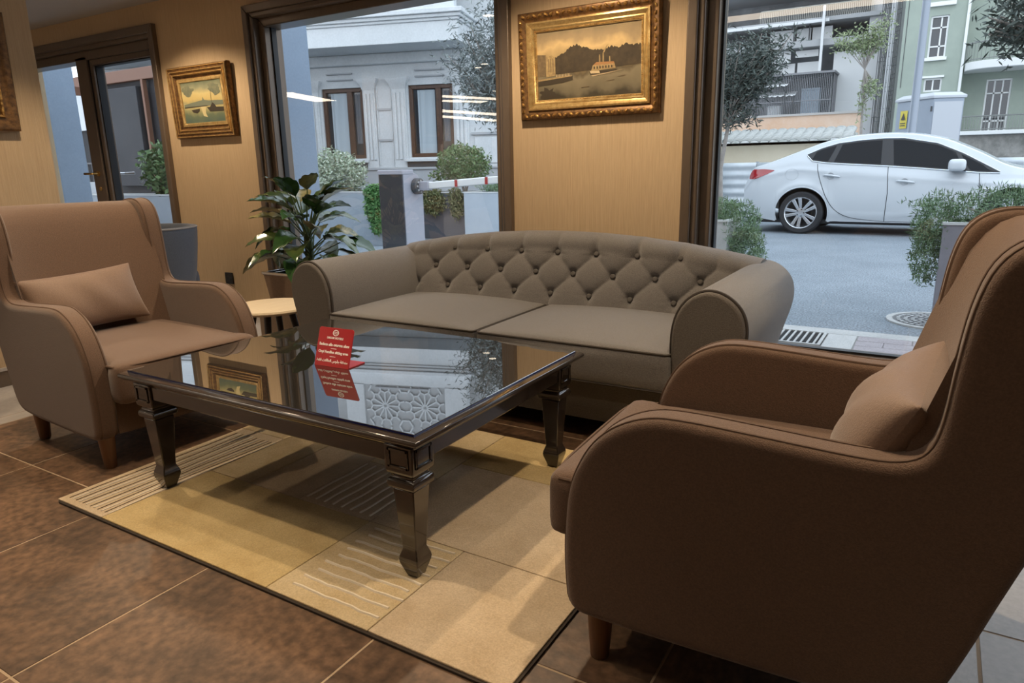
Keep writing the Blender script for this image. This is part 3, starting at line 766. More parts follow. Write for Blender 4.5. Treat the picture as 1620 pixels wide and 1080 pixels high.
# ================================================================== SIDE TABLE, TUB CHAIR, POT PLANT, SOCKET
pale_wood = mat('pale_ash_wood', (.72, .60, .43), .4, var=(5, (.62, .50, .34), .35, .7), stretch=(12, 1, 1))
black_leg = mat('black_stained_wood', (.018, .013, .011), .45)
st = thing('side_table', 'small round pale wood side table with dark splayed legs beside the sofa arm', 'side table', (-3.09, 2.53, 0))
MB().lathe([(.001, .345), (.205, .345), (.222, .352), (.226, .360), (.222, .370), (.001, .370)], (0, 0, 0), 48, caps=False).build('table_top', pale_wood, st)
for k in range(4):
    a = math.radians(35+90*k); c, s_ = math.cos(a), math.sin(a)
    MB().tube([(.10*c, .10*s_, .347), (.17*c, .17*s_, 0)], [.020, .012], 10).build('leg', black_leg, st)
blue_fab = mat('slate_blue_fabric', (.070, .084, .115), .85, bump=(300, .2), grain=(220, .14), sheen=.2)
blue_rim = mat('slate_piping', (.20, .20, .21), .7)
tub = thing('tub_chair', 'slate blue tub chair seen from behind past the left armchair', 'chair', (-4.66, 2.80, 0), math.radians(10))
def tubring(z, r0_, r1_, a0=-145, a1=145, n=30):
    P = [(r1_*math.cos(math.radians(lerp(a0, a1, k/n))), r1_*math.sin(math.radians(lerp(a0, a1, k/n))), z) for k in range(n+1)]
    P += [(r0_*math.cos(math.radians(lerp(a1, a0, k/n))), r0_*math.sin(math.radians(lerp(a1, a0, k/n))), z) for k in range(n+1)]
    return P
MB().loft([tubring(.16, .22, .27), tubring(.30, .235, .29), tubring(.45, .25, .315), tubring(.60, .27, .335), tubring(.70, .29, .345), tubring(.728, .30, .342), tubring(.735, .31, .333)]).build('back_shell', blue_fab, tub, ang=50)
MB().tube([(.343*math.cos(math.radians(a)), .343*math.sin(math.radians(a)), .727) for a in range(-145, 146, 10)], .006, 6).build('piping', blue_rim, tub)
MB().rbox(-.27, .24, -.24, .24, .28, .43, .05, (10, 10, 5), top=.02).build('seat_cushion', blue_fab, tub)
for x in (-.17, .17):
    for y in (-.17, .17): MB().tube([(x, y, .2), (x*1.15, y*1.15, 0)], [.022, .014], 10).build('leg', black_leg, tub)
pl = thing('planter_plinth', 'low taupe plinth carrying the pot plant in the window corner', 'plinth', (-3.40, 3.16, 0))
MB().box(-.30, .52, -.24, .24, 0, .23).build('plinth_body', mat('taupe_laminate', (.18, .125, .085), .5, grain=(120, .1)), pl, bevel=.006)
MB().box(-.31, .53, -.25, .25, .222, .238).build('plinth_top', mat('taupe_top', (.22, .155, .105), .45, grain=(120, .1)), pl, bevel=.004)
pot = thing('potted_plant', 'leafy green pot plant in a square taupe planter beside the sofa', 'potted plant', (-3.445, 3.16, .239))
MB().loft([[(sx*h, sy*h, z) for sx, sy in ((-1, -1), (1, -1), (1, 1), (-1, 1))] for h, z in ((.185, 0), (.209, .205), (.214, .21), (.214, .222), (.198, .222), (.196, .185))]).build('pot', mat('taupe_planter', (.19, .125, .082), .55, grain=(120, .12)), pot, bevel=.004)
MB().loft([[(sx*h, sy*h, z) for sx, sy in ((-1, -1), (1, -1), (1, 1), (-1, 1))] for h, z in ((.217, .212), (.217, .228), (.196, .228), (.196, .212))]).build('rim', chrome, pot, bevel=.002)
MB().box(-.195, .195, -.195, .195, .15, .195).build('soil', mat('potting_soil', (.02, .014, .01), .95, bump=(60, .6)), pot)
leaf_g = [mat('leaf_dark', (.018, .050, .016), .22, var=(7, (.035, .085, .022), .35, .7), coat=.3), mat('leaf_mid', (.035, .075, .022), .25, var=(9, (.085, .115, .035), .4, .65), coat=.3), mat('leaf_mottled', (.055, .075, .025), .28, var=(13, (.30, .26, .11), .42, .58), coat=.3)]
def leaf_mesh(L, Wd, droop, fold=.18):
    mb = MB(); rows = 11
    for i in range(rows):
        t = i/(rows-1); w = Wd/2*math.sin(PI*min(1, t**.72))**.85*(1-.12*t) if 0 < t < 1 else .0008
        x = L*t*(1-.12*droop*t); z = -droop*L*t*t*.55+.10*L*math.sin(PI*t*.6)
        for j in (-1, -.5, 0, .5, 1):
            mb.v.append((x, j*w, z+abs(j)**1.3*w*fold*2-(.010 if False else 0)+.006*math.sin(7*t*PI)*abs(j)))
    for i in range(rows-1):
        for j in range(4): a = i*5+j; mb.f.append((a, a+1, a+6, a+5))
    return mb
protos = []
q = random.Random(21)
stems = MB()
for k in range(40):
    lvl = (k+.5)/40
    hgt = .26+.44*lvl+.05*q.random(); az = k*2.399+q.random()*.5
    L = lerp(.24, .31, q.random())*(1 if lvl < .8 else .85); Wd = L*lerp(.50, .64, q.random()); droop = lerp(.3, 1.2, q.random())*(1.2-.6*lvl)
    tilt = lerp(-.35, .75, lvl)+.3*(q.random()-.5)
    bx, by = .03*math.cos(az*1.7), .03*math.sin(az*1.7)
    rad = lerp(.16, .05, lvl)+.05*q.random()
    px, py, pz = bx+rad*math.cos(az), by+rad*math.sin(az), hgt
    o = leaf_mesh(L, Wd, droop).build('leaf', leaf_g[q.choice((0, 0, 1, 1, 2))], pot, ang=80)
    o.location = (px, py, pz); o.rotation_euler = (q.uniform(-.35, .35), -tilt, az)
    stems.tube([(bx*.5, by*.5, .18), (bx*.7, by*.7, lerp(.18, hgt, .6)), (px, py, pz)], [.008, .006, .0035], 6)
stems.build('stems', mat('plant_stem', (.05, .085, .03), .5), pot)
so_ = thing('wall_socket', 'black square power socket low on the wallpapered wall', 'socket', (-4.69, 3.468, .285))
MB().rbox(-.045, .045, -.012, .0, -.045, .045, .004, (4, 3, 2)).build('plate', rubber, so_)
MB().lathe([(.022, 0), (.022, .001), (.019, .001), (.018, -.006), (.001, -.006)], (0, -.0125, 0), 20, 'y', caps=False).build('outlet', mat('outlet_black', (.02, .02, .022), .3), so_)
# ================================================================== OUTDOORS: GROUND
asphalt = mat('asphalt', (.225, .258, .290), .8, var=(1.1, (.16, .188, .215), .3, .7), bump=(90, .6), grain=(75, .5))
concrete = mat('pale_concrete', (.50, .495, .48), .8, var=(5, (.40, .395, .385), .35, .7), grain=(50, .1))
paver = mat('mauve_paver', (.38, .34, .35), .8, var=(7, (.30, .27, .28), .35, .7), grain=(60, .15))
iron = mat('cast_iron', (.10, .10, .105), .5, .3)
pit_shade = mat('pit_shade_black', (.006, .006, .007), .9)
white_wall = mat('white_stucco', (.60, .63, .645), .8, var=(1.3, (.50, .53, .545), .35, .75), grain=(30, .05))
grey_wall = mat('grey_stucco', (.40, .42, .44), .85, var=(1.2, (.32, .34, .36), .35, .7))
blue_wall = mat('pale_blue_render', (.22, .285, .37), .75, var=(1.5, (.19, .25, .33), .35, .7), grain=(60, .05))
planter_m = mat('planter_grey_blue', (.34, .385, .435), .6, var=(2, (.29, .335, .385), .35, .7))
white_pl = mat('planter_white', (.50, .51, .51), .6, grain=(30, .05))
g = sroot('ground')
MB().box(-60, 60, 4.95, 120, -.3, -.012).build('street', asphalt, g, smooth=False)
MB().box(-60, 60, 3.72, 4.95, -.3, -.006).build('pavement_bed', mat('bedding', (.28, .27, .26), .9), g, smooth=False)
k0 = MB().box(-.495, .495, -.073, .073, -.08, 0).build('kerb_stone', concrete, g, bevel=.006); k0.location = (-9.5, 4.875, 0)
for k in range(1, 14): inst(k0, 'kerb_stone', g, (-9.5+k, 4.875, 0))
s0 = MB().box(-.298, .298, -.345, .345, -.05, 0).build('paving_slab', concrete, g, bevel=.004, seg=1); s0.location = (-1.95, 4.45, 0)
for k in range(12): inst(s0, 'paving_slab', g, (-2.55-.6*k, 4.45, 0))
for k in range(16): inst(s0, 'paving_slab', g, (-1.35-.6*k+.0, 3.905, 0), None, (1, .53, 1))
s1 = inst(s0, 'paving_slab', g, (-.43, 4.45, 0), None, (.28, 1, 1)); inst(s0, 'paving_slab', g, (-1.585, 4.45, 0), None, (.20, 1, 1))
b0 = MB().box(-.149, .149, -.064, .064, -.05, 0).build('brick', paver, g, bevel=.003, seg=1); b0.location = (-.19, 4.735, 0)
for j in range(7):
    for k in range(9):
        if j or k: inst(b0, 'brick', g, (-.19+.302*k-(.15 if j % 2 else 0)+(.0 if k or not j % 2 else .075), 4.735-.131*j, -.001*R.random()), None, (1 if k or not j % 2 else .5, 1, 1))
dr = thing('drain_grate', 'metal drain grate with parallel bars in the pavement outside the window', 'drain grate', (-1.02, 4.60, 0))
MB().box(-.50, .50, -.18, .18, -.005, .001).build('pit_shade_sheet', pit_shade, dr, smooth=False)  # flat black sheet standing in for the unlit depth of the drain
rect_frame(MB(), -.5, .5, -.18, .18, .018, -.006, .010).xf(Matrix(((1, 0, 0, 0), (0, 0, 1, 0), (0, 1, 0, 0), (0, 0, 0, 1)))).build('grate_frame', concrete, dr, bevel=.002)
gb = None
for k in range(26):
    loc = (-.468+.0372*k, 0, 0)
    if gb is None: gb = MB().box(-.006, .006, -.165, .165, 0, .008).build('bar', concrete, dr); gb.location = loc
    else: inst(gb, 'bar', dr, loc)
mh = thing('manhole_cover', 'round patterned manhole cover in the asphalt in front of the planter', 'manhole cover', (.07, 5.52, -.012))
MB().lathe([(.30, 0), (.30, .012), (.262, .013), (.258, .006), (.001, .006)], (0, 0, 0), 48, caps=False).build('ring', concrete, mh)
mb = MB()
for r_ in (.235, .19, .145, .10, .055):
    nn = max(6, int(r_*130))
    for k in range(nn):
        a0 = 2*PI*(k+.12)/nn; a1 = 2*PI*(k+.80)/nn
        P = [(rr*math.cos(a), rr*math.sin(a)) for rr, a in ((r_, a0), (r_, (a0+a1)/2), (r_, a1), (r_-.024, a1), (r_-.024, (a0+a1)/2), (r_-.024, a0))]
        mb.prism(P, .005, .012, 'z')
mb.build('tread_studs', mat('worn_iron', (.42, .42, .42), .5, .2), mh, smooth=False, kind='stuff')
MB().lathe([(.257, .004), (.257, .0075), (.001, .0075)], (0, 0, 0), 40, caps=False).build('lid', iron, mh)

# ------------------------------------------------------------------ foliage kit
def leaf_cloud(pts, L, Wd, rnd, up=0.0):
    mb = MB()
    for (x, y, z) in pts:
        a = rnd.uniform(0, 2*PI); e = rnd.uniform(-1.0, 1.0)+up; l = L*rnd.uniform(.6, 1.2); w = Wd*rnd.uniform(.7, 1.2); r_ = rnd.uniform(0, PI)
        d_ = Vector((math.cos(a)*math.cos(e), math.sin(a)*math.cos(e), math.sin(e))); s_ = d_.orthogonal().normalized(); s_ = Matrix.Rotation(r_, 3, d_) @ s_
        p = Vector((x, y, z))
        mb.add([p, p+d_*l*.5+s_*w*.5, p+d_*l, p+d_*l*.5-s_*w*.5], [(0, 1, 2, 3)])
    return mb
def ell_pts(n, c, r_, rnd, shell=.35, lump=.25):
    P = []
    while len(P) < n:
        v = Vector((rnd.gauss(0, 1), rnd.gauss(0, 1), rnd.gauss(0, 1))).normalized()
        f = (shell+(1-shell)*rnd.random()**.5)*(1+lump*math.sin(5*v.x+3*c[0])*math.sin(4*v.z+c[1])*math.cos(4*v.y))
        P.append((c[0]+r_[0]*v.x*f, c[1]+r_[1]*v.y*f, c[2]+r_[2]*v.z*f))
    return P
lf_green = mat('leaf_hedge_green', (.060, .125, .045), .6, var=(14, (.13, .21, .075), .35, .65))
lf_rose = mat('leaf_rosemary', (.085, .165, .085), .6, var=(10, (.20, .29, .15), .35, .65))
lf_silver = mat('leaf_variegated', (.50, .55, .46), .55, var=(30, (.16, .24, .12), .42, .6))
lf_olive = mat('leaf_olive', (.10, .125, .115), .5, var=(16, (.28, .32, .32), .42, .66))
lf_dark = mat('leaf_dark_olive', (.045, .060, .050), .6, var=(14, (.10, .125, .11), .4, .65))  # dark grey-green leaves with paler noise patches
bark = mat('pale_bark', (.34, .31, .28), .85, var=(14, (.22, .20, .18), .35, .7))
def bush(name, label, cat, loc, clouds, mt, L, Wd, seed, stem=True, group=None, up=0):
    rnd = random.Random(seed); t = thing(name, label, cat, loc, 0, group)
    pts = []
    for n, c, r_ in clouds: pts += ell_pts(n, c, r_, rnd)
    leaf_cloud(pts, L, Wd, rnd, up).build('foliage', mt, t, smooth=False, kind='stuff')
    if stem:
        mb = MB(); c = clouds[0][1]; r_ = clouds[0][2]
        for k in range(7):
            a = 2*PI*k/7
            mb.tube([(0, 0, 0), (c[0]*.5+.2*r_[0]*math.cos(a), c[1]*.5+.2*r_[1]*math.sin(a), c[2]*.5), (c[0]+.6*r_[0]*math.cos(a), c[1]+.6*r_[1]*math.sin(a), c[2]+.2*r_[2])], [.014, .01, .005], 5)
        mb.build('stems', bark, t)
    return t
def planter(label, x0, x1, y0, y1, h, mt, group=None, zb=0):
    t = thing('planter_box', label, 'planter', ((x0+x1)/2, (y0+y1)/2, zb), 0, group)
    hx, hy = (x1-x0)/2, (y1-y0)/2; w = .025
    def r_(a, b, z): return [(-a, -b, z), (a, -b, z), (a, b, z), (-a, b, z)]
    MB().loft([r_(hx, hy, 0), r_(hx, hy, h), r_(hx-w, hy-w, h), r_(hx-w, hy-w, h-.08)]).build('box', mt, t, bevel=.004)
    MB().loft([r_(hx+.006, hy+.006, h-.012), r_(hx+.006, hy+.006, h+.004), r_(hx-w, hy-w, h+.004), r_(hx-w, hy-w, h-.012)], caps=False).build('rim', mat('planter_rim', (.66, .68, .68), .6), t)
    MB().box(-hx+w, hx-w, -hy+w, hy-w, h-.10, h-.05).build('soil', MATS['potting_soil'], t, smooth=False)
    return t
# planters seen through the right window
planter('grey planter box at the kerb behind the right armchair, shrub spilling over it', .045, 1.10, 5.25, 5.66, .685, mat('planter_mauve_grey', (.27, .265, .30), .6, grain=(20, .05)), zb=.002)
bush('trailing_shrub', 'green trailing rosemary spilling out of the planter behind the right armchair', 'shrub', (.5, 5.45, .62), [(5200, (0, 0, .12), (.62, .26, .16)), (2200, (-.50, -.02, .02), (.14, .20, .22)), (1500, (-.53, -.03, -.17), (.10, .16, .22)), (2200, (.35, .0, .20), (.5, .24, .14))], lf_rose, .045, .007, 5, up=.6)
planter('white planter box at the kerb beside the right edge of the sofa', -2.25, -1.315, 5.25, 5.66, .685, white_pl, zb=-.012)
bush('trailing_shrub', 'green trailing rosemary spilling over the white planter by the window jamb', 'shrub', (-1.75, 5.45, .62), [(3000, (.10, 0, .10), (.42, .24, .14)), (2400, (.46, -.02, .0), (.17, .20, .20)), (2400, (.55, -.03, -.20), (.14, .18, .20)), (500, (.52, -.02, -.38), (.10, .12, .10))], lf_rose, .045, .007, 8, up=.6)
# planters seen through the left window
planter('blue-grey planter box under the silvery round bush', -8.95, -7.0, 7.9, 8.4, .79, planter_m, zb=-.012)
bush('round_bush', 'round silvery variegated bush in the planter outside the left window', 'shrub', (-8.15, 8.15, .70), [(3600, (0, 0, .34), (.52, .42, .36))], lf_silver, .075, .032, 11)
bush('trailing_shrub', 'bright green shrub hanging down the front of the blue-grey planter', 'shrub', (-7.12, 7.95, .74), [(1500, (0, -.04, .02), (.19, .12, .14)), (1200, (-.02, -.10, -.20), (.14, .09, .20)), (600, (.03, -.10, -.42), (.09, .07, .16)), (350, (-1.22, -.08, -.10), (.08, .06, .14))], mat('leaf_bright', (.06, .17, .05), .6, var=(14, (.14, .30, .09), .35, .65)), .07, .022, 12, up=-.6, stem=False)
planter('planter box coloured dark for its shaded face, behind the barrier arm', -7.35, -6.28, 9.05, 9.55, .74, mat('planter_shaded_side', (.10, .10, .115), .6), zb=-.012)  # dark grey stands in for shadow on the planter's near side
bush('round_bush', 'round dark green bush above the barrier arm outside the left window', 'shrub', (-6.52, 9.35, .66), [(3600, (0, 0, .50), (.44, .36, .30)), (300, (-.42, 0, .33), (.25, .2, .12))], lf_green, .065, .028, 13)
bush('trailing_shrub', 'brownish green shrub hanging over the dark planter behind the barrier', 'shrub', (-6.80, 9.1, .70), [(1500, (-.12, -.10, -.10), (.26, .10, .22)), (900, (.34, -.10, -.12), (.14, .08, .26)), (300, (-.42, .06, .10), (.25, .1, .1))], mat('leaf_brownish', (.10, .12, .045), .6, var=(14, (.20, .19, .08), .35, .65)), .06, .02, 14, up=-.6, stem=False)
planter('pale blue-grey planter box at the right edge of the left window', -6.27, -4.6, 8.95, 9.45, .745, mat('planter_pale_blue', (.50, .56, .62), .6, var=(2, (.44, .50, .56), .35, .7)), zb=-.012)
bush('low_shrub', 'low grassy shrub on top of the pale planter under the barrier arm', 'shrub', (-5.6, 9.15, .68), [(1500, (.1, 0, .08), (.6, .2, .09))], lf_rose, .09, .012, 15, up=.9, stem=False)
# outside pillars
def pillar(label, x0, x1, y0, y1):
    t = thing('pillar', label, 'pillar', ((x0+x1)/2, (y0+y1)/2, -.006))
    MB().box(-(x1-x0)/2, (x1-x0)/2, -(y1-y0)/2, (y1-y0)/2, 0, 4.2).build('shaft', blue_wall, t, bevel=.01)
    MB().box(-(x1-x0)/2-.01, (x1-x0)/2+.01, -(y1-y0)/2-.01, (y1-y0)/2+.01, 0, .12).build('plinth', grey_wall, t, bevel=.006)
pillar('pale blue square pillar outside at the left edge of the left window', -5.5, -4.80, 4.2, 4.6)
pillar('pale blue square pillar outside the glazed door', -9.8, -8.75, 4.2, 4.7)
# barrier
post_d = mat('barrier_charcoal', (.045, .045, .055), .16, coat=.6); post_l = mat('barrier_grey', (.40, .40, .45), .35)
ba = thing('parking_barrier', 'grey parking barrier post with a white red-banded boom outside the left window', 'barrier', (-5.61, 6.68, -.012))
MB().box(-.185, .180, -.18, -.165, 0, 1.04).build('front_panel', post_d, ba, bevel=.004)
MB().prism([(-.165, 0), (.19, 0), (.19, .92), (.10, 1.03), (-.02, 1.085), (-.165, 1.085)], -.185, .19, 'x').build('cabinet', post_l, ba, bevel=.006)
MB().box(-.19, .195, -.19, .02, 1.04, 1.095).build('cap', post_l, ba, bevel=.01)
MB().lathe([(.001, 0), (.085, 0), (.095, .01), (.095, .07), (.085, .08), (.001, .08)], (.19, .05, .90), 28, 'x', caps=False).build('hub', iron, ba)
mb = MB()
for k in range(8):
    a = 2*PI*k/8; mb.lathe([(.012, 0), (.012, .008), (.001, .009)], (.27, .05+.065*math.cos(a), .90+.065*math.sin(a)), 8, 'x', caps=False)
mb.build('hub_bolts', concrete, ba, kind='stuff')
MB().box(.19, .40, .02, .11, .85, .955).build('boom_clamp', post_l, ba, bevel=.006)
bm = MB().obox((.38, .065, .905), (3.1, .065, 1.075), .05, .085).build('boom', mat('boom_white', (.82, .82, .80), .4), ba, bevel=.012)
for xx in (.80, 1.22, 1.64, 2.06):
    zz = .905+(xx-.38)*.0625
    MB().box(xx-.018, xx+.018, .034, .042, zz-.040, zz+.040).build('red_reflector', mat('reflector_red', (.40, .03, .03), .4), bm)
ba.children[0]['label'] = 'glossy charcoal front panel'

# ------------------------------------------------------------------ white building behind the left window
A = math.radians(18.3)
wbld = thing('apartment_building', 'white stucco building with pilasters, brown windows and a lattice balcony', 'building', (-9.41, 11.45, -.012), A)
BW = lambda n_, mb, mt=white_wall, bev=.006, **k: mb.build(n_, mt, wbld, bevel=bev, **k)
wl = MB()
for x0, x1, z0, z1 in ((-7, -1.79, 0, 3.36), (-1.79, -.88, 0, 1.34), (-1.79, -.88, 2.73, 3.36), (-.88, .10, 0, 3.36), (.10, 1.03, 0, 1.34), (.10, 1.03, 2.73, 3.36), (1.03, 6, 0, 3.36)):
    wl.box(x0, x1, 0, .30, z0, z1)
wl.box(-7, 6, .30, 6, 0, 3.36)
BW('wall', wl, white_wall, 0, smooth=False)
BW('plinth', MB().box(-7, 6, -.10, 0, 0, 1.12), grey_wall)
BW('plinth_band', MB().box(-7, 6, -.13, 0, 1.10, 1.145), grey_wall)
for x0, x1 in ((-2.12, -1.84), (-.86, -.60), (-.24, .06), (1.07, 1.36)):
    p_ = BW('pilaster', MB().box(x0, x1, -.05, 0, 1.145, 2.72), white_wall)
    n_ = 3; w_ = (x1-x0)/(n_*2+1)
    mb = MB()
    for k in range(n_): mb.box(x0+w_*(2*k+.8), x0+w_*(2*k+2.2), -.075, -.04, 1.30, 2.60)
    f_ = mb.build('flutes', white_wall, p_, bevel=.008, kind='stuff')
    mb = MB().loft([[(sx_*e+(x0+x1)/2, -dy if sy_ < 0 else 0, z) for sx_, sy_ in ((-1, -1), (1, -1), (1, 1), (-1, 1))] for e, dy, z in (((x1-x0)/2, .05, 2.66), ((x1-x0)/2+.03, .09, 2.76), ((x1-x0)/2+.08, .14, 2.84), ((x1-x0)/2+.08, .14, 2.88))])
    mb.build('capital', white_wall, p_)
for x0, x1 in ((-1.85, -.85), (.05, 1.1)):
    for z in (2.885, 3.0): BW('lintel_slat', MB().box(x0+.22, x1-.22, -.05, 0, z-.012, z+.012), grey_wall, 0)
for z in (1.45, 2.05): BW('panel_rail', MB().box(-.58, -.26, -.025, 0, z+.22, z+.26), grey_wall, 0)
for x in (-.575, -.275): BW('panel_stile', MB().box(x, x+.02, -.025, 0, 1.2, 2.7), white_wall, 0)
BW('string_course', MB().box(1.40, 6, -.05, 0, 1.74, 1.79), grey_wall)
BW('dado_panel', MB().box(1.46, 5.9, -.03, 0, 1.2, 1.70), white_wall)
brown_w = mat('brown_window_frame', (.060, .028, .016), .4, var=(10, (.09, .042, .022), .35, .7))
dark_pane = mat('dark_pane', (.030, .036, .042), .06, coat=.6)
curt = mat('net_curtain', (.40, .46, .50), .8)
for x0, x1 in ((-1.79, -.88), (.10, 1.03)):
    z0, z1 = 1.34, 2.73
    f = rect_frame(MB(), x0, x1, z0, z1, .075, .05, .14).build('window_frame', brown_w, wbld, bevel=.006)
    xm = lerp(x0, x1, .66)
    MB().box(xm-.055, xm+.055, .05, .14, z0+.07, z1-.07).build('mullion', brown_w, f, bevel=.006)
    MB().box(x0+.07, xm-.05, .115, .125, z0+.07, z1-.07).build('pane', dark_pane, f, smooth=False)
    MB().box(xm+.05, x1-.07, .115, .125, z0+.07, z1-.07).build('pane', dark_pane, f, smooth=False)
    def cpt(u, v, a=x0+.16, b=xm-.09): return (lerp(a, b, u)+.03*(v-.5)*math.sin(PI*u), .108+.007*math.sin(u*17+2*math.sin(u*5)), lerp(z0+.08, z1-.09, v))
    MB().grid(cpt, 60, 4).build('curtain', curt, f)
    def cpt2(u, v, a=xm+.09, b=x1-.10): return (lerp(a, b, u), .108+.006*math.sin(u*13), lerp(z0+.30, z1-.12, v))
    MB().grid(cpt2, 30, 4).build('curtain', mat('dim_curtain', (.13, .14, .155), .8), f)
    BW('sill', MB().box(x0-.10, x1+.08, -.14, .05, 1.255, 1.31), white_wall)
    BW('sill_apron', MB().box(x0-.06, x1+.04, -.08, 0, 1.145, 1.255), mat('dark_stone', (.05, .05, .055), .6))
def yring(x0, x1, yf, z): return [(x0, yf, z), (x1, yf, z), (x1, 1.0, z), (x0, 1.0, z)]
BW('balcony_slab', MB().box(-7, 1.48, -1.0, .0, 3.34, 3.68), white_wall, .008)
BW('soffit_moulding', MB().box(-7, 1.40, -.12, 0, 3.14, 3.34), white_wall, .03)
mb = MB()
for e, z0, z1 in ((.03, 3.68, 3.73), (.07, 3.73, 3.79), (.12, 3.79, 3.87)): mb.box(-7, 1.48+e, -1.0-e, 0, z0, z1)
BW('cornice', mb, white_wall, .012)
BW('parapet', MB().box(-7, 1.42, -.96, -.80, 3.87, 4.16), white_wall)
BW('upper_wall', MB().box(-7, 6, .02, 6, 3.36, 9.5), white_wall, 0)
for x0, x1 in ((-1.28, -.86), (.92, 1.40), (-3.6, -3.15)): BW('balcony_pier', MB().box(x0, x1, -.98, -.78, 4.16, 6.2), white_wall)
BW('handrail', MB().box(-.60, .58, -.99, -.90, 4.20, 4.235), grey_wall)
lp = BW('lattice_panel', MB().box(-.86, .92, -.93, -.88, 4.16, 6.0), mat('lattice_recess', (.40, .42, .43), .8), 0)
BW('balcony_lintel', MB().box(-3.6, 1.45, -1.02, .02, 6.0, 6.5), white_wall)
mb = MB()
def lbar(a, b, w=.040): mb.obox((a[0], -.945, a[1]), (b[0], -.945, b[1]), w, .05, (0, 1, 0)) if False else mb.obox((a[0], -.945, a[1]), (b[0], -.945, b[1]), .045, w, (b[1]-a[1], 0, a[0]-b[0]))
RC = [(-.40+.88*i, 4.62+.88*j) for i in range(2) for j in range(2)]
for cx, cz in RC:
    for k in range(12):
        a = 2*PI*k/12; lbar((cx, cz), (cx+.29*math.cos(a), cz+.29*math.sin(a)), .030)
        b = 2*PI*(k+1)/12
        lbar((cx+.29*math.cos(a), cz+.29*math.sin(a)), (cx+.34*math.cos((a+b)/2), cz+.34*math.sin((a+b)/2)), .030)
        lbar((cx+.34*math.cos((a+b)/2), cz+.34*math.sin((a+b)/2)), (cx+.29*math.cos(b), cz+.29*math.sin(b)), .030)
        lbar((cx+.34*math.cos((a+b)/2), cz+.34*math.sin((a+b)/2)), (cx+.44*math.cos((a+b)/2), cz+.44*math.sin((a+b)/2)), .030)
for i in (-1, 0, 1):
    for j in (-1, 0, 1, 2):
        cx, cz = .04+.88*i, 4.62+.44+.88*(j-1)
        for k in range(6):
            a = 2*PI*k/6; b = 2*PI*(k+1)/6
            p0 = (cx+.15*math.cos(a), cz+.15*math.sin(a)); p1_ = (cx+.15*math.cos(b), cz+.15*math.sin(b))
            if -.84 < p0[0] < .90 and -.84 < p1_[0] < .90 and 4.17 < p0[1] < 5.98 and 4.17 < p1_[1] < 5.98: lbar(p0, p1_, .030)
mb.build('lattice_ribs', white_wall, lp, smooth=False, kind='stuff')

# ------------------------------------------------------------------ trees
def tree(label, loc, trunk, clouds, mt, L, Wd, seed, tm=bark, tr=.05, up=0):
    rnd = random.Random(seed); t = thing('olive_tree', label, 'tree', loc)
    MB().tube(trunk, [lerp(tr, tr*.55, i/(len(trunk)-1)) for i in range(len(trunk))], 10).build('trunk', tm, t)
    mb = MB(); top = Vector(trunk[-1]); pts = []
    for n, c, r_ in clouds:
        c = Vector(c)
        for k in range(9):
            e = c+Vector((rnd.uniform(-1, 1)*r_[0]*.8, rnd.uniform(-1, 1)*r_[1]*.8, rnd.uniform(-1, 1)*r_[2]*.8))
            mid = top.lerp(e, .5)+Vector((rnd.uniform(-.05, .05), rnd.uniform(-.05, .05), .04))
            mb.tube([top, mid, e], [tr*.4, tr*.22, .005], 5)
            m_ = n//9
            for q_ in range(m_):
                f = rnd.random()**.7; b = mid.lerp(e, f)+Vector((rnd.gauss(0, r_[0]*.28), rnd.gauss(0, r_[1]*.28), rnd.gauss(0, r_[2]*.28)))
                pts.append(b)
    mb.build('branches', tm, t)
    leaf_cloud(pts, L, Wd, rnd, up).build('foliage', mt, t, smooth=False, kind='stuff')
tree('olive tree at the right edge of the left window', (-4.25, 7.1, -.012), [(0, 0, 0), (-.03, 0, .7), (.02, 0, 1.35)], [(2600, (-.25, 0, 2.35), (.42, .5, .45)), (1500, (-.55, 0, 2.35), (.35, .4, .35)), (1600, (-.2, 0, 1.95), (.30, .4, .25)), (1600, (.1, 0, 2.7), (.5, .5, .35))], lf_olive, .085, .016, 3, up=.2)
tree('olive tree with a pale forked trunk at the left edge of the right window', (-2.13, 8.1, -.012), [(0, 0, 0), (.01, 0, .6), (-.01, 0, 1.05), (.05, 0, 1.5)], [(2000, (.15, 0, 2.15), (.42, .4, .34)), (1600, (.55, 0, 2.25), (.34, .35, .26)), (1200, (.30, 0, 1.90), (.32, .3, .16)), (1100, (-.05, 0, 1.88), (.34, .3, .26)), (420, (.16, 0, 1.62), (.22, .3, .18))], lf_dark, .085, .017, 4, tr=.035, up=.2)
tree('small dark olive tree growing from the planter behind the right armchair', (.62, 5.46, .62), [(0, 0, 0), (.02, 0, .5), (-.02, 0, 1.0)], [(1500, (-.24, 0, 1.33), (.24, .25, .22)), (1500, (.08, 0, 1.42), (.34, .3, .26)), (160, (-.40, -.02, 1.25), (.16, .12, .10))], lf_dark, .075, .016, 6, tr=.02, up=0)

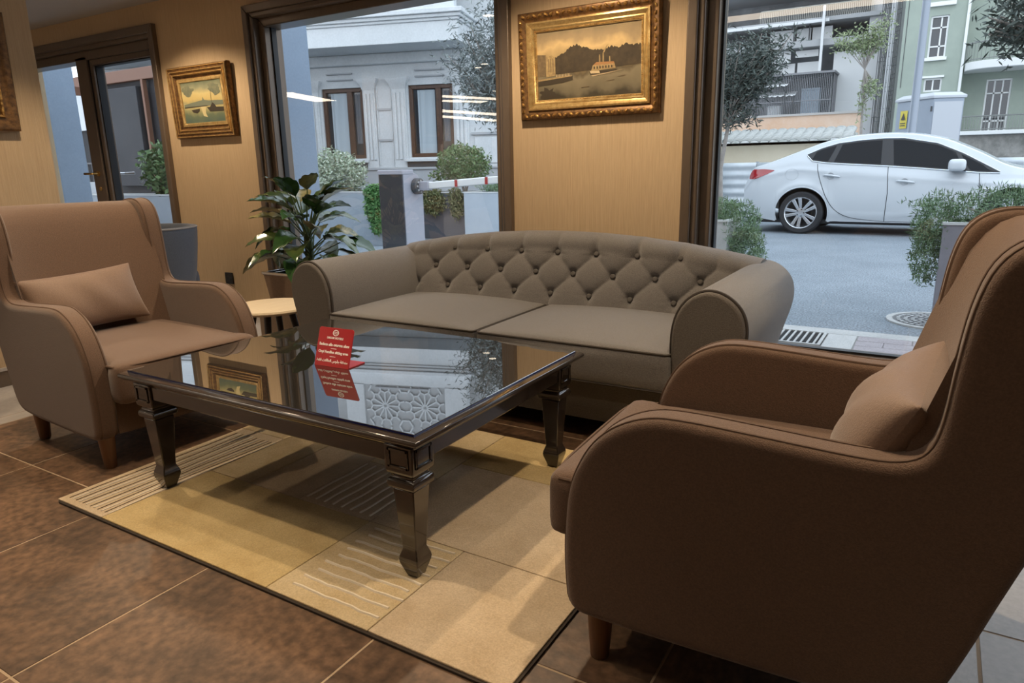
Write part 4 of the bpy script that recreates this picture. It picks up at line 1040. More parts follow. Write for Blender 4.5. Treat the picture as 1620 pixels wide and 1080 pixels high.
# ------------------------------------------------------------------ door view: terrace
tc_ = thing('terrace_shelter', 'dark roofed terrace with brown beams seen through the glazed door', 'shelter', (-10.6, 6.9, -.012))
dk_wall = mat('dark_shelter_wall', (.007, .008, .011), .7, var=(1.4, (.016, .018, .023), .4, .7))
beam_m = mat('brown_beam', (.16, .075, .045), .6)
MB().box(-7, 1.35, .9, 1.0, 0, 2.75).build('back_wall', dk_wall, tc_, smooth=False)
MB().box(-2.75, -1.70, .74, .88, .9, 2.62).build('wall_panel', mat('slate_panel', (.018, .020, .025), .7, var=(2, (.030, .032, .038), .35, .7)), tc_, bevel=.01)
MB().box(-7, 1.35, .80, .92, 2.72, 2.92).build('beam', beam_m, tc_, bevel=.01)
MB().box(-1.60, -1.54, .78, .86, 0, 2.72).build('post', beam_m, tc_, bevel=.004)
MB().box(-3.35, -3.25, .3, .9, 2.55, 2.70).build('bracket', beam_m, tc_, bevel=.004)
MB().add([(-2.6, -1.2, 2.55), (5, -1.2, 2.55), (5, 1.2, 3.1), (-2.6, 1.2, 3.1), (-2.6, -1.2, 2.60), (5, -1.2, 2.60), (5, 1.2, 3.15), (-2.6, 1.2, 3.15)], [(0, 3, 2, 1), (4, 5, 6, 7), (0, 1, 5, 4), (1, 2, 6, 5), (2, 3, 7, 6), (3, 0, 4, 7)]).build('roof', mat('shelter_roof', (.10, .085, .075), .7), tc_, smooth=False) if False else None
MB().box(-4.3, -3.22, .84, .895, 1.95, 2.60).build('light_opening', white_wall, tc_, bevel=.006)
MB().box(-4.3, -3.22, .80, .90, .75, .98).build('ledge', grey_wall, tc_, bevel=.006)
for k in range(7): MB().box(-4.2+.14*k, -4.185+.14*k, .82, .835, .98, 1.32).build('baluster', iron, tc_)
MB().box(-4.3, -3.22, .815, .84, 1.32, 1.35).build('hand_rail', iron, tc_)
planter('blue-grey planter wall across the foot of the glazed door', -11.8, -7.2, 5.75, 6.1, .83, planter_m, zb=-.012)
bush('leafy_bush', 'bright leafy bush in the planter outside the glazed door', 'shrub', (-9.15, 5.95, .74), [(1300, (0, 0, .38), (.36, .28, .36))], lf_green, .10, .045, 31)
gl = thing('garden_lamp', 'small white globe lamp on a stalk outside the glazed door', 'lamp', (-7.55, 5.30, -.012))
MB().lathe([(.018, 0), (.018, .50), (.03, .505), (.03, .53)], (0, 0, 0), 14).build('stalk', mat('lamp_white', (.8, .82, .82), .4), gl)
MB().lathe([(.001, .53), (.035, .535), (.055, .565), (.055, .59), (.035, .62), (.001, .625)], (0, 0, 0), 18, caps=False).build('globe', MATS['lamp_white'], gl)
# ================================================================== CAR
car_white = mat('car_white_paint', (.52, .55, .575), .25, coat=.5)
car_glass = mat('tinted_car_glass', (.006, .007, .009), .06, ior=1.28)
car_black = mat('car_black_trim', (.015, .015, .017), .4)
tyre_m = mat('tyre_rubber', (.018, .018, .020), .75, bump=(60, .2))
alloy = mat('alloy_silver', (.62, .63, .65), .25, .85)
lamp_red = mat('tail_lamp_red', (.30, .006, .012), .08, coat=.8)
car = thing('car', 'white four-door saloon car parked across the street outside the right window', 'car', (-1.78, 12.62, -.012), math.radians(-3))
HW = .90                                   # half width; near side is y = -HW
TOP = [(-.95, .62), (-.93, .78), (-.88, .97), (-.84, 1.03), (-.65, 1.08), (-.48, 1.13), (-.11, 1.27), (.26, 1.41), (.66, 1.485), (1.06, 1.50), (1.45, 1.475), (1.85, 1.385), (2.25, 1.20), (2.55, 1.03), (2.75, .97), (3.05, .92), (3.35, .83), (3.55, .70), (3.62, .58)]
LOW = [(-.95, .45), (-.85, .33), (-.6, .22), (-.4, .19), (.4, .19), (2.2, .19), (3.1, .20), (3.45, .24), (3.62, .40)]
BELT = [(-.95, .70), (-.88, .97), (-.6, 1.02), (-.1, 1.12), (.10, 1.10), (.62, 1.045), (1.13, 1.01), (1.53, .97), (2.25, .90), (2.55, .90), (3.05, .85), (3.55, .66), (3.62, .55)]
def plan(x):   # half width along the length
    return HW*min(1, max(.0, 1-abs(max(0, -.35-x)/1.05)**2.4), max(0, 1-abs(max(0, x-2.55)/1.42)**2.2))
def smoothi(x, P):
    return sum(interp(x+d_, P) for d_ in (-.09, -.045, 0, .045, .09))/5
def ztopf(x): return smoothi(x, TOP)
def zlow(x):
    z = interp(x, LOW)
    for ax in (0, 2.685):
        if abs(x-ax) < .385: z = max(z, .325+math.sqrt(.385**2-(x-ax)**2)*.99)
    return z
def side_y(x, z):
    """half width of the skin at (x, z)"""
    w = plan(x); zb = smoothi(x, BELT); zt_ = ztopf(x)
    if z <= zb:
        t = (zb-z)/max(.05, zb-.19)
        y = w*(.955+.05*math.sin(PI*min(1, t*1.05))**.8-.045*t**3)
        for (zc, amp, sp) in ((.72, -.010, .06),): y += amp*math.exp(-((z-zc)/sp)**2)*0
        # shoulder line and lower sweep
        y += .012*math.exp(-((z-(zb-.13))/.035)**2)
        if .3 < x < 2.2: y += .014*math.exp(-((z-(.285+.075*((x-.95)/.75)**2))/.030)**2)*min(1, (x-.3)/.3)*min(1, (2.2-x)/.6)
        for ax in (0, 2.685):
            rr = math.hypot(x-ax, z-.325); y += .018*math.exp(-((rr-.42)/.06)**2)
        return y
    t = (z-zb)/max(.02, zt_-zb)
    return w*(.955-.17*t*min(1, (zt_-zb)/.40))
XS = sorted(set([round(-.95+4.57*k/150, 4) for k in range(151)]+[round(ax+.385*math.cos(PI*k/28), 4) for ax in (0, 2.685) for k in range(29)]))
rings = []
for x in XS:
    zl = zlow(x); zt_ = ztopf(x); ring = []
    NS = 26; zsh = zt_-.035
    if zsh < zl+.02: zsh = zl+.02
    half = []
    for k in range(NS+1):
        z = lerp(zl, zsh, k/NS); half.append((side_y(x, z), z))
    ye, ze = half[-1]
    for k in range(1, 9):
        a = k/8*PI/2; half.append((ye*(1-.13*(1-math.cos(a))*1.0)-0*a, ze+(zt_-ze)*.62*math.sin(a)))
    yr, zr = half[-1]
    for k in range(1, 9):
        t = k/8; half.append((yr*(1-t), zr+(zt_-zr+.012)*math.sin(t*PI/2)))
    full = [(-y, z) for y, z in half]+[(y, z) for y, z in reversed(half[:-1])]
    rings.append([(x, y, z) for y, z in full])
body = MB().loft(rings, caps=False, closed=False)
n_ = len(rings[0])
body.f.append(tuple(range(n_))); body.f.append(tuple((len(rings)-1)*n_+j for j in reversed(range(n_))))
body.build('body', car_white, car, ang=50)
MB().box(-.80, 3.40, -.78, .78, .16, .22).build('underbody', car_black, car, smooth=False)
for ax in (0, 2.685): MB().box(ax-.40, ax+.40, -.60, .60, .2, .72).build('wheel_well', car_black, car, smooth=False)
def patch(name, mt, xa, xb, zlo_, zhi_, off, nx=24, nz=8, parent=car):
    """sheet following the near flank between two curves zlo(x), zhi(x)"""
    def f(u, v):
        x = lerp(xa, xb, u); a, b = interp(x, zlo_), interp(x, zhi_); z = lerp(a, max(a+.001, b), v); z_ = min(z, ztopf(x)-.036)
        return (x, -(side_y(x, z_)+off), z_)
    o = MB().grid(f, nx, nz); o.f = [tuple(reversed(q_)) for q_ in o.f]
    return o.build(name, mt, parent)
WB = [(.03, 1.19), (.11, 1.11), (.30, 1.08), (.62, 1.055), (1.13, 1.02), (1.53, .985), (2.24, .915), (2.50, .905)]
WT = [(.03, 1.20), (.22, 1.285), (.44, 1.35), (.75, 1.385), (1.06, 1.40), (1.3, 1.395), (1.73, 1.31), (2.05, 1.165), (2.36, .99), (2.50, .91)]
patch('window_band', car_black, .03, 2.50, WB, WT, .002, 60, 8)
def slantpane(x0b, x0t, x1b, x1t, e=.018, name='side_window'):
    def f(u, v):
        xb_, xt_ = lerp(x0b, x1b, u), lerp(x0t, x1t, u)
        x = lerp(xb_, xt_, v); a, b = interp(x, WB)+e, interp(x, WT)-e; z = lerp(a, max(a+.001, b), v); z = min(z, ztopf(x)-.036)
        return (x, -(side_y(x, z)+.005), z)
    o = MB().grid(f, 20, 8); o.f = [tuple(reversed(q_)) for q_ in o.f]; return o.build(name, car_glass, car)
slantpane(.10, .15, .33, .42); slantpane(.415, .50, 1.05, 1.03); slantpane(1.22, 1.17, 2.10, 1.96); slantpane(2.16, 2.03, 2.44, 2.30)
def strip_curve(name, pts, w, mt, off=.004, seg=6):
    P = [(x, -(side_y(x, min(z, ztopf(x)-.036))+off), min(z, ztopf(x)-.036)) for x, z in pts]
    return MB().tube(P, w, seg).build(name, mt, car)
def dens(pts, n=14):
    Q = []
    for a, b in zip(pts, pts[1:]):
        for k in range(n): Q.append((lerp(a[0], b[0], k/n), lerp(a[1], b[1], k/n)))
    return Q+[pts[-1]]
strip_curve('window_trim', dens([(x, z-.008) for x, z in WB]), .009, mat('bright_trim', (.75, .76, .78), .2, .9))
strip_curve('window_trim', dens([(x, z+.008) for x, z in WT]), .007, MATS['bright_trim'])
seam = mat('shut_line', (.05, .055, .06), .6)
strip_curve('door_gap', dens(chaikin([(.19, 1.06), (.205, .95), (.26, .78), (.38, .50), (.52, .33), (.75, .245), (1.165, .215)], 2, False), 5), .005, seam, .0)
strip_curve('door_gap', dens([(1.15, 1.01), (1.18, .63), (1.165, .215)]), .005, seam, .0)
strip_curve('door_gap', dens([(1.165, .215), (2.30, .22)]), .005, seam, .0)
strip_curve('door_gap', dens([(2.27, .90), (2.31, .53), (2.30, .22)]), .005, seam, .0)
strip_curve('sill_line', dens([(.42, .195), (2.28, .195)]), .010, car_black, -.006)
for x, z, L in ((.29, .89, .23), (1.28, .80, .23)):
    y = -(side_y(x+L/2, z)+.018)
    hd = MB().tube([(x, y+.012, z), (x+.03, y-.012, z+.005), (x+L/2, y-.018, z), (x+L-.03, y-.012, z-.015), (x+L, y+.012, z-.02)], [.010, .014, .015, .014, .010], 8).build('door_handle', car_white, car)
    MB().lathe([(.001, -.001), (.045, .0), (.05, .004)], (x+L*.45, y+.014, z-.012), 16, 'y', caps=False).build('handle_recess', grey_wall, hd)
y = -(side_y(2.38, .69)+.004)
MB().rbox(2.335, 2.43, y-.006, y+.006, .678, .702, .005, (5, 3, 3)).build('side_repeater', MATS['bright_trim'], car)
mb = MB().rbox(1.90, 2.11, -1.12, -.93, .93, 1.095, .055, (10, 8, 8)); mb.build('mirror', car_white, car)
MB().rbox(1.93, 2.12, -1.02, -.86, .925, .975, .02, (5, 5, 3)).build('mirror_foot', car_black, car)
patch('tail_lamp', lamp_red, -.86, -.44, [(-.86, .84), (-.75, .84), (-.55, .915), (-.44, .97)], [(-.86, .99), (-.6, .995), (-.44, .98)], .006, 18, 6)
strip_curve('fuel_flap', [(-.17+.095*math.cos(2*PI*k/24), .91+.085*math.sin(2*PI*k/24)) for k in range(25)], .003, mat('faint_gap', (.36, .38, .40), .6), -.001)
for ax in (0, 2.685):
    arch = [(ax+.392*math.cos(math.radians(a)), .325+.392*math.sin(math.radians(a))) for a in range(-18, 199, 6)]
    strip_curve('arch_lip', arch, .008, car_white, .0)
    w = MB().lathe([(.235, -.10), (.30, -.105), (.322, -.085), (.327, -.05), (.327, .05), (.322, .085), (.30, .105), (.235, .10)], (ax, -.80, .325), 40, 'y', caps=False)
    wo = w.build('wheel', tyre_m, car)
    r_ = MB().lathe([(.243, .100), (.238, .106), (.225, .095), (.215, .06), (.21, -.08)], (ax, -.80, .325), 40, 'y', caps=False)
    r_.build('rim', alloy, wo)
    MB().lathe([(.21, -.02), (.15, -.02), (.145, -.03), (.001, -.03)], (ax, -.80, .325), 30, 'y', caps=False).build('brake_disc', car_black, wo)
    sp = MB()
    for k in range(5):
        a0 = PI/2+2*PI*k/5+.32
        for sgn in (-1, 1):
            a1 = a0+sgn*.30; a2 = a0+sgn*.10
            def pp(r__, a): return (ax+r__*math.cos(a), .325+r__*math.sin(a))
            wv = .10
            quad = [pp(.06, a0+sgn*.02), pp(.06, a0+sgn*.62), pp(.225, a0+sgn*.34), pp(.225, a0+sgn*.10)]
            dep = [(-.80-.085), (-.80-.085), (-.80-.098), (-.80-.098)]
            vs = [(p_[0], d_, p_[1]) for p_, d_ in zip(quad, dep)]+[(p_[0], d_+.035, p_[1]) for p_, d_ in zip(quad, dep)]
            sp.add(vs, [(0, 1, 2, 3), (7, 6, 5, 4), (0, 4, 5, 1), (1, 5, 6, 2), (2, 6, 7, 3), (3, 7, 4, 0)])
    sp.build('spokes', alloy, wo, bevel=.004)
    MB().lathe([(.075, .06), (.072, .088), (.03, .092), (.028, .088), (.001, .088)], (ax, -.80, .325), 24, 'y', caps=False).build('hub', alloy, wo)
    nb = MB()
    for k in range(5):
        a = PI/2+2*PI*(k+.5)/5+.32; nb.lathe([(.010, .085), (.010, .093), (.001, .094)], (ax+.052*math.cos(a), -.80, .325+.052*math.sin(a)), 8, 'y', caps=False)
    nb.build('wheel_nuts', car_black, wo, kind='stuff')
    MB().lathe([(.235, -.10), (.30, -.105), (.327, -.05), (.327, .05), (.30, .105), (.235, .10), (.001, .10)], (ax, .80, .325), 30, 'y', caps=False).build('wheel', tyre_m, car)

# ================================================================== STREET BEHIND THE CAR
fence_m = mat('fence_galvanised', (.60, .64, .67), .5, .1, var=(3, (.50, .54, .57), .35, .7))
fn = thing('corrugated_fence', 'pale corrugated sheet fence behind the white car', 'fence', (-4.5, 15.2, -.012))
prof = []
for k in range(0, 61):
    z = 1.10*k/60; prof.append((.02*math.sin(z/.18*2*PI), z))
sh = MB(); P = [(p_[0], p_[1]) for p_ in prof]
sh.loft([[(x_, p_[0]+o_, p_[1]) for p_ in prof] for x_, o_ in ((-.495, 0), (.495, 0))], caps=False, closed=False)
s0 = sh.build('sheet', fence_m, fn)
md_ = s0.modifiers.new('thickness', 'SOLIDIFY'); md_.thickness = .006
s0.location = (.72, 0, 0)
for k in range(1, 8): inst(s0, 'sheet', fn, (.72+k, 0, .0))
p0 = MB().box(-.03, .03, .03, .09, 0, 1.12).build('post', grey_wall, fn); p0.location = (.22, 0, 0)
for k in range(1, 9): inst(p0, 'post', fn, (.22+k, 0, 0))
yw = thing('garden_wall', 'cream rendered wall with a low tiled coping behind the fence', 'wall', (-5, 17.6, -.012))
cream = mat('cream_render', (.80, .71, .55), .85, var=(.9, (.68, .58, .42), .35, .72))
MB().box(0, 3.3, 0, .3, 0, 1.55).build('wall_body', cream, yw, smooth=False)
tile_g = mat('weathered_roof_tile', (.50, .50, .48), .85, var=(5, (.26, .27, .25), .38, .66))
rt = MB().loft([[(.11*math.cos(a), y_, .055*math.sin(a)+z_) for a in [PI*k/6 for k in range(7)]] for y_, z_ in ((-.28, 0), (.72, .28))], caps=False, closed=False).build('roof_tile', tile_g, yw)
m2 = rt.modifiers.new('thickness', 'SOLIDIFY'); m2.thickness = .015
rt.location = (.1, -.02, 1.54)
for k in range(1, 15): inst(rt, 'roof_tile', yw, (.1+.215*k, -.02, 1.54+.012*R.random()))
MB().box(0, 3.3, 0, .8, 1.5, 1.56).build('coping', tile_g, yw, smooth=False)

def q20(x, z): return (x*2.1, 1.08+(z-1.08)*2.1)
ow = thing('retaining_wall', 'faded orange retaining wall below the caged balcony', 'wall', (-8, 30, -.012))
orange = mat('faded_orange_render', (.56, .36, .24), .85, var=(.7, (.66, .52, .42), .35, .72))
MB().box(-4, 5.15, 0, .4, 0, 2.84).build('wall_body', orange, ow, smooth=False)
MB().box(-4, 5.2, -.05, .45, 2.84, 2.92).build('coping', mat('coping_grey', (.42, .40, .38), .8), ow)
MB().box(-4, 5.15, -.9, -.02, 0, 2.12).build('rubble_bank', mat('pale_rubble', (.60, .60, .58), .9, var=(2.5, (.36, .38, .34), .38, .62), bump=(6, .6)), ow, smooth=False)

cb = thing('building_under_repair', 'white multi-storey building with open slabs, caged terrace and railings', 'building', (-6, 42, -.012))
def cbx(name, x0, x1, z0, z1, y0, y1, mt, bev=0):
    a, c = q20(x0, z0); b, d_ = q20(x1, z1)
    return MB().box(a+6, b+6, y0, y1, c+.012, d_+.012).build(name, mt, cb, bevel=bev, smooth=bool(bev))
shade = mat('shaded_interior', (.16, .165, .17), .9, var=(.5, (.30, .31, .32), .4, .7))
wshine = mat('bright_white_paint', (.62, .63, .63), .7)
dkm = mat('dark_steel', (.05, .052, .055), .5)
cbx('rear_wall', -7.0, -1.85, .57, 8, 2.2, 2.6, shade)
cbx('end_wall', -2.62, -1.84, .57, 3.72, 0, 2.2, wshine)
cbx('end_pier', -1.88, -1.58, .57, 8, -.3, 2.4, mat('pier_grey', (.50, .50, .50), .85))
for z0, z1 in ((3.86, 4.02), (4.42, 4.52), (5.2, 5.32), (6.2, 6.32)):
    cbx('floor_slab', -7, -1.6, z0, z1, -.6, 2.4, mat('slab_grey', (.34, .345, .35), .85), .02)
cbx('white_fascia', -7, -2.75, 4.40, 4.47, -.75, -.6, wshine)
cbx('panel', -3.49, -2.96, 3.24, 3.56, .3, .4, wshine); cbx('panel', -4.05, -3.55, 3.24, 3.55, .3, .4, wshine)
cbx('tarpaulin', -4.36, -3.64, 3.56, 3.85, -.1, .0, wshine); cbx('tarpaulin', -3.52, -2.98, 3.66, 3.82, -.1, .0, wshine)
cbx('panel', -4.2, -3.6, 4.06, 4.36, .2, .3, wshine); cbx('panel', -3.55, -3.22, 4.06, 4.36, .2, .3, wshine); cbx('panel', -3.18, -2.72, 4.06, 4.36, .2, .3, wshine)
for x in (-3.60, -3.24): cbx('slim_post', x, x+.025, 4.02, 4.42, -.2, -.1, dkm)
cbx('rain_pipe', -2.90, -2.84, 3.24, 4.75, -.9, -.75, wshine)
cbx('cage_roof', -4.4, -2.46, 3.17, 3.22, -1.6, .2, mat('cage_steel', (.20, .20, .21), .5), .01)
cbx('recess_shade_sheet', -3.2, -2.50, 2.22, 3.17, .1, .2, shade)  # thin sheet coloured dark for the shade inside the cage
cbx('lower_wall', -7, -2.6, .57, 2.22, 0, .6, wshine)
bars = MB()
for k in range(46):
    x = lerp(-4.35, -2.5, k/45); a, z0 = q20(x, 2.22); _, z1 = q20(x, 3.17); bars.box(a+6-.012, a+6+.012, -1.5, -1.47, z0, z1)
for k in range(14):
    y = -1.5+k*.12; a, z0 = q20(-2.5, 2.22); _, z1 = q20(-2.5, 3.17); bars.box(a+6-.012, a+6+.012, y, y+.02, z0, z1)
for z in (2.24, 2.55): a, z0 = q20(-4.4, z); b, _ = q20(-2.5, z); bars.box(a+6, b+6, -1.52, -1.46, z0, z0+.04)
bars.build('cage_bars', MATS['cage_steel'], cb, smooth=False, kind='stuff')
bars = MB()
for k in range(60):
    x = lerp(-4.4, -1.82, k/59); a, z0 = q20(x, 4.52); _, z1 = q20(x, 4.80); bars.box(a+6-.014, a+6+.014, -.5, -.46, z0, z1)
for z in (4.80,): a, z0 = q20(-4.4, z); b, _ = q20(-1.8, z); bars.box(a+6, b+6, -.52, -.45, z0, z0+.05)
bars.build('balcony_bars', mat('beige_steel', (.32, .31, .27), .6), cb, smooth=False, kind='stuff')
cbx('rear_bay', -1.62, -.95, .57, 8, 2.4, 2.8, MATS['pier_grey'])
# clutter on the caged terrace
aw_t = thing('terrace_awning', 'white scalloped awnings on the caged terrace', 'awning', (-8.0, 41.2, 4.7))
for x0, x1, z, dep in ((-1.05, 1.0, .05, .8), (-1.5, .6, .55, .9)):
    rings_ = []
    for v in range(7):
        t = v/6; rings_.append([(lerp(x0, x1, u/40), -dep*t, z-.25*t-(.06*abs(math.sin(u/40*PI*7)) if v == 6 else .0)) for u in range(41)])
    MB().loft(rings_, caps=False, closed=False).build('awning_cloth', wshine, aw_t)
    for x in (x0+.1, x1-.1): MB().tube([(x, -dep+.04, z-.26), (x, -dep+.04, -1.2)], .03, 8).build('awning_post', dkm, aw_t)
wc = [thing('white_crate', l_, 'crate', p_) for l_, p_ in (('white crate at the left of the caged terrace', (-10.1, 41.0, 3.48)), ('white cabinet standing in the middle of the caged terrace', (-8.1, 41.0, 3.48)), ('blue-grey water tank at the right of the caged terrace', (-6.35, 41.2, 3.48)))]
for t_, (w_, h_, m__) in zip(wc, ((.5, .75, wshine), (.7, .55, wshine), (.9, 1.35, mat('tank_blue_grey', (.34, .40, .46), .6)))):
    MB().box(-w_/2, w_/2, -.25, .25, 0, h_).build('body', m__, t_, bevel=.04)
    MB().box(-w_/2-.02, w_/2+.02, -.27, .27, h_*.92, h_).build('lid', m__, t_, bevel=.02)
# scaffold
sc = thing('scaffold_tower', 'tall pipe scaffold tower between the white and the green building', 'scaffold', (-2.9, 41.0, -.012))
steel = mat('scaffold_steel', (.10, .10, .105), .4, .6); steelw = mat('pale_pipe', (.45, .46, .47), .4, .2)
for k, x in enumerate((-.42, -.28, -.14, .0, .12, .22, .34)):
    for y in (-.5, .5): MB().tube([(x, y, 0), (x+.02, y, 11.5)], .018 if k not in (3, 4) else .045, 6).build('standard', steelw if k in (3, 4) else steel, sc)
mb = MB(); q_ = random.Random(4)
for k in range(46):
    z = 2.2+k*.20
    if q_.random() < .75:
        x0 = q_.choice((-.42, -.28, -.14)); x1 = x0+q_.choice((.28, .4, .56)); mb.tube([(x0, -.5, z), (min(x1, .34), -.5, z)], .014, 5)
    if q_.random() < .35: mb.tube([(.0, .5, z), (.34, .5, z+.1)], .014, 5)
mb.build('ledgers', steel, sc, kind='stuff')

# green house
def q18(x, z): return (x*2.11, 1.08+(z-1.08)*2.11)
gh = thing('green_house', 'pale green rendered house with white windows and a curved balcony', 'building', (0, 38, -.012))
green = mat('pale_green_render', (.33, .375, .32), .85, var=(.8, (.275, .32, .275), .35, .72))
def gx(name, x0, x1, z0, z1, y0, y1, mt, parent=gh, bev=.0):
    a, c = q18(x0, z0); b, d_ = q18(x1, z1)
    return MB().box(a, b, y0, y1, c+.012, d_+.012).build(name, mt, parent, bevel=bev, smooth=bool(bev))
wv = MB()
for x0, x1, z0, z1 in ((-1.04, -.54, .57, 6.5), (-.54, -.21, .57, 2.49), (-.54, -.21, 2.76, 3.16), (-.54, -.21, 3.99, 6.5), (-.21, .15, .57, 6.5)):
    a, c = q18(x0, z0); b, d_ = q18(x1, z1); wv.box(a, b, 0, .4, c, d_)
a, c = q18(-1.04, .57); b, d_ = q18(.15, 6.5); wv.box(a, b, .4, 5, c, d_)
wv.build('wall', green, gh, smooth=False)
wv = MB()
for x0, x1, z0, z1 in ((.15, .60, .57, 6.5), (.60, 1.05, 2.70, 6.5), (.60, 1.05, .57, 1.62), (1.05, 4, .57, 6.5)):
    a, c = q18(x0, z0); b, d_ = q18(x1, z1); wv.box(a, b, 1.0, 1.4, c, d_)
a, c = q18(.15, .57); b, d_ = q18(4, 6.5); wv.box(a, b, 1.4, 5, c, d_)
wv.build('balcony_wall', green, gh, smooth=False)
frame_w = mat('white_window_frame', (.72, .73, .72), .5)
def hw(x0, x1, z0, z1, mull, rails, yb, lab=None):
    a, c = q18(x0, z0); b, d_ = q18(x1, z1)
    f = rect_frame(MB(), a, b, c, d_, .07, yb-.03, yb+.12).build('window_frame', frame_w, gh)
    for mx_ in mull: xx = lerp(a, b, mx_); MB().box(xx-.03, xx+.03, yb+.0, yb+.10, c+.06, d_-.06).build('mullion', frame_w, f, smooth=False)
    for rz in rails: zz = lerp(c, d_, rz); MB().box(a+.06, b-.06, yb+.0, yb+.10, zz-.03, zz+.03).build('glazing_bar', frame_w, f, smooth=False)
    ms = [0]+list(mull)+[1]
    for u0, u1 in zip(ms, ms[1:]):
        MB().box(lerp(a, b, u0)+.03, lerp(a, b, u1)-.03, yb+.08, yb+.09, c+.05, d_-.05).build('pane', dark_pane, f, smooth=False)
    return f
hw(-.54, -.21, 3.16, 3.99, (.6,), (.28, .72), .1); gx('sill', -.58, -.18, 3.10, 3.16, -.15, .1, frame_w)
hw(-.54, -.21, 2.49, 2.76, (.5,), (), .1); gx('head_trim', -.58, -.18, 2.76, 2.80, -.08, .05, frame_w)
hw(.60, 1.05, 1.62, 2.70, (.34, .66), (.22, .74), 1.1)
hw(-.54, -.21, 4.25, 5.0, (.6,), (.5,), .1) if False else None
gx('upper_trim', -.60, -.12, 4.16, 4.24, -.15, .05, frame_w)
gx('cable_run', -.98, -.97, 2.6, 4.4, -.02, .0, dkm)
gx('rain_pipe', .09, .14, 2.45, 6.5, -.12, 0, frame_w)
# curved balcony slab and its railings
a, c = q18(.16, 2.84); b, d_ = q18(3.0, 3.0)
pts = [(a, 1.0), (a, .1)]+[(a+1.2*(1-math.cos(t)), .1-1.1*math.sin(t)) for t in [PI/2*k/10 for k in range(1, 11)]]+[(b, -1.0), (b, 1.0)]
MB().prism(pts, c, d_, 'z').build('balcony_slab', mat('balcony_white', (.66, .67, .66), .8), gh, bevel=.03)
rp = pts[1:-2]+[(b, -1.0)]
def walk(P, step):
    out = []; acc = 0
    for (x0, y0), (x1, y1) in zip(P, P[1:]):
        L = math.dist((x0, y0), (x1, y1)); s_ = acc
        while s_ < L: out.append((lerp(x0, x1, s_/L), lerp(y0, y1, s_/L))); s_ += step
        acc = s_-L
    return out
def railing(name, P, z0, h, step, mt):
    mb = MB()
    for x, y in walk(P, step): mb.box(x-.012, x+.012, y-.012, y+.012, z0, z0+h)
    mb.tube([(x, y, z0+h) for x, y in P], .03, 6); mb.tube([(x, y, z0+.08) for x, y in P], .018, 6)
    return mb.build(name, mt, gh, smooth=False, kind='stuff')
rail_m = mat('grey_railing', (.20, .21, .20), .6)
railing('railing', rp, d_, .75, .16, rail_m)
a2, c2 = q18(.24, 1.64); b2, d2 = q18(3, 1.94)
railing('railing', [(a2, -.2), (b2, -.2)], c2, d2-c2, .11, rail_m)
gx('terrace_edge', .22, 3, 1.56, 1.64, -.4, 1.0, MATS['balcony_white'], gh, .02)
gx('stone_base', .22, 3, .57, 1.56, -.2, 1.0, mat('rough_stone', (.30, .29, .27), .95, var=(2, (.14, .14, .13), .35, .65), bump=(5, .7)))
# cabinet, pole, sapling
cbn = thing('electric_cabinet', 'grey-blue electric cabinet with a yellow warning sign behind the car', 'cabinet', (-.35, 20, -.012))
metal_b = mat('cabinet_blue_grey', (.30, .34, .40), .5, var=(1.5, (.27, .31, .365), .35, .7)); metal_w = mat('cabinet_pale', (.45, .47, .50), .5)
foot = [(0, 0), (.62, .30), (.10, 1.30), (-.80, .85)]
MB().prism(foot, 0, 2.50, 'z').build('body', metal_b, cbn, bevel=.01)
fc = [(-.01, -.03), (.67, .30), (.10, 1.38), (-.86, .87)]
MB().loft([[(x, y, 2.50) for x, y in fc], [(x, y, 2.56) for x, y in fc], [(lerp(x, -.05, .2), lerp(y, .6, .2), 2.64) for x, y in fc]]).build('roof', metal_w, cbn, bevel=.008)
MB().add([(.02, -.004, .15), (.60, .277, .15), (.60, .277, 2.42), (.02, -.004, 2.42)], [(0, 1, 2, 3)]).build('side_panel', metal_w, cbn, smooth=False)
def on_left(u, z): return (-.80*u-.012, .85*u-.012, z)
MB().add([on_left(.66, 1.86), on_left(.86, 1.86), on_left(.86, 2.28), on_left(.66, 2.28)], [(0, 1, 2, 3)]).build('warning_sign', mat('warning_yellow', (.62, .50, .06), .5), cbn, smooth=False)
MB().add([tuple(c_+(-.01 if i_ < 2 else 0) for i_, c_ in enumerate(p_)) for p_ in (on_left(.70, 2.06), on_left(.82, 2.06), on_left(.76, 2.23))], [(0, 1, 2)]).build('warning_triangle', car_black, cbn, smooth=False)
mb = MB()
for z in (1.92, 1.97): mb.add([tuple(c_+(-.01 if i_ < 2 else 0) for i_, c_ in enumerate(p_)) for p_ in (on_left(.69, z), on_left(.83, z), on_left(.83, z+.022), on_left(.69, z+.022))], [(0, 1, 2, 3)])
mb.build('warning_text_lines', car_black, cbn, smooth=False, kind='stuff')
for z in (.5, 2.2): MB().lathe([(.02, 0), (.02, .12)], (-.03, -.02, z), 8).build('hinge', dkm, cbn)
po = thing('street_lamp_post', 'grey steel lamp post rising behind the roof of the white car', 'post', (-.66, 18, -.012))
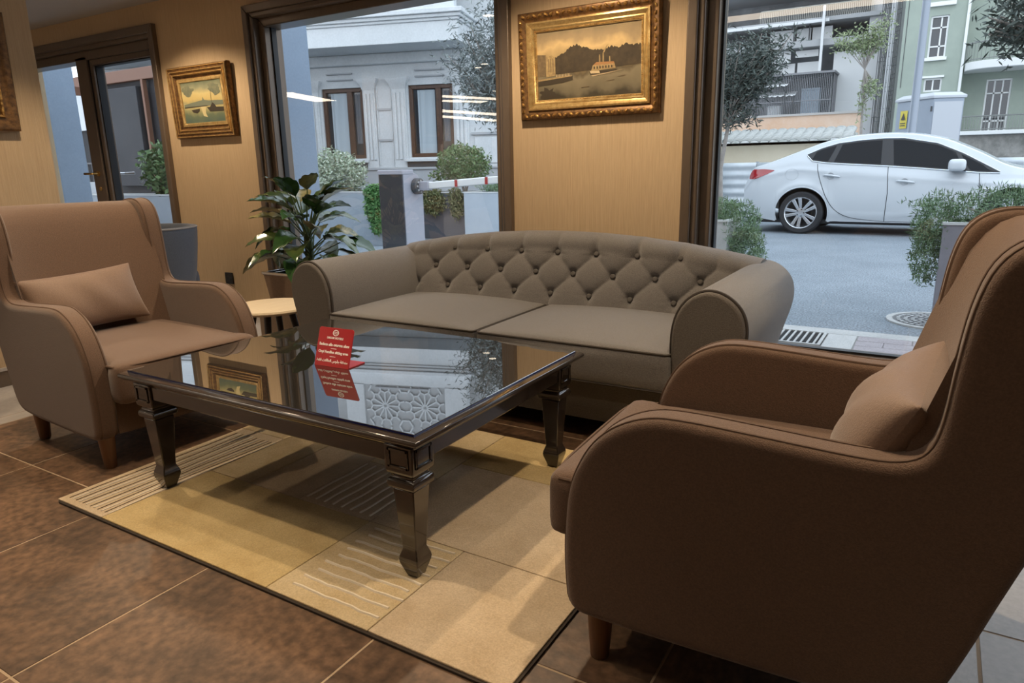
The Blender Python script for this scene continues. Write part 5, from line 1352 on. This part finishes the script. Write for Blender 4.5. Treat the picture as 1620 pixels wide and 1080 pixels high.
MB().lathe([(.14, 0), (.14, .02), (.11, .04), (.105, 1.2), (.085, 1.25), (.07, 7)], (0, 0, 0), 20).build('shaft', mat('post_grey', (.26, .29, .335), .45, .3), po)
MB().tube([(0, 0, 6.9), (0, -.3, 7.2), (0, -1.0, 7.35)], .035, 8).build('arm', MATS['post_grey'], po)
MB().rbox(-.12, .12, -1.5, -.95, 7.28, 7.42, .05, (6, 8, 4)).build('lantern', MATS['post_grey'], po)
tree('thin young tree with bare stems in front of the white building', (-2.6, 28.5, -.012), [(0, 0, 0), (-.02, 0, 2), (-.10, 0, 4.2)], [(900, (-.45, 0, 5.3), (.75, .5, .35)), (500, (.25, 0, 5.5), (.4, .4, .4)), (260, (.25, 0, 3.4), (.30, .3, .25)), (120, (-.05, 0, 2.6), (.18, .2, .45))], mat('leaf_young', (.17, .23, .10), .6, var=(10, (.30, .34, .20), .35, .65)), .16, .05, 41, tr=.05)

# houses beyond the frame on the right, so that the street does not end
def far_house(label, x0, x1, y, h, mt):
    t = thing('far_house', label, 'building', ((x0+x1)/2, y, -.012)); W_ = (x1-x0)/2
    MB().box(-W_, W_, 0, 6, 0, h).build('wall', mt, t, smooth=False)
    MB().box(-W_-.15, W_+.15, -.25, 6.1, h, h+.25).build('cornice', MATS['balcony_white'], t, bevel=.03)
    nx_ = max(2, int(W_*2/2.6))
    for i in range(nx_):
        for z in [2.4+3.1*k for k in range(int((h-2)/3.1))]:
            xc_ = lerp(-W_, W_, (i+.5)/nx_)
            f = rect_frame(MB(), xc_-.55, xc_+.55, z, z+1.6, .08, -.04, .06).build('window_frame', frame_w, t)
            MB().box(xc_-.5, xc_+.5, .0-.012, .0-.006, z+.06, z+1.54).build('pane', dark_pane, f, smooth=False)
            MB().box(xc_-.65, xc_+.65, -.15, 0, z-.10, z).build('sill', frame_w, t, bevel=.01)
far_house('tall cream house farther right along the street', 9.0, 20.0, 36, 12.5, cream)
far_house('grey stuccoed house at the far right end of the street', 20.5, 34.0, 34, 10.0, grey_wall)
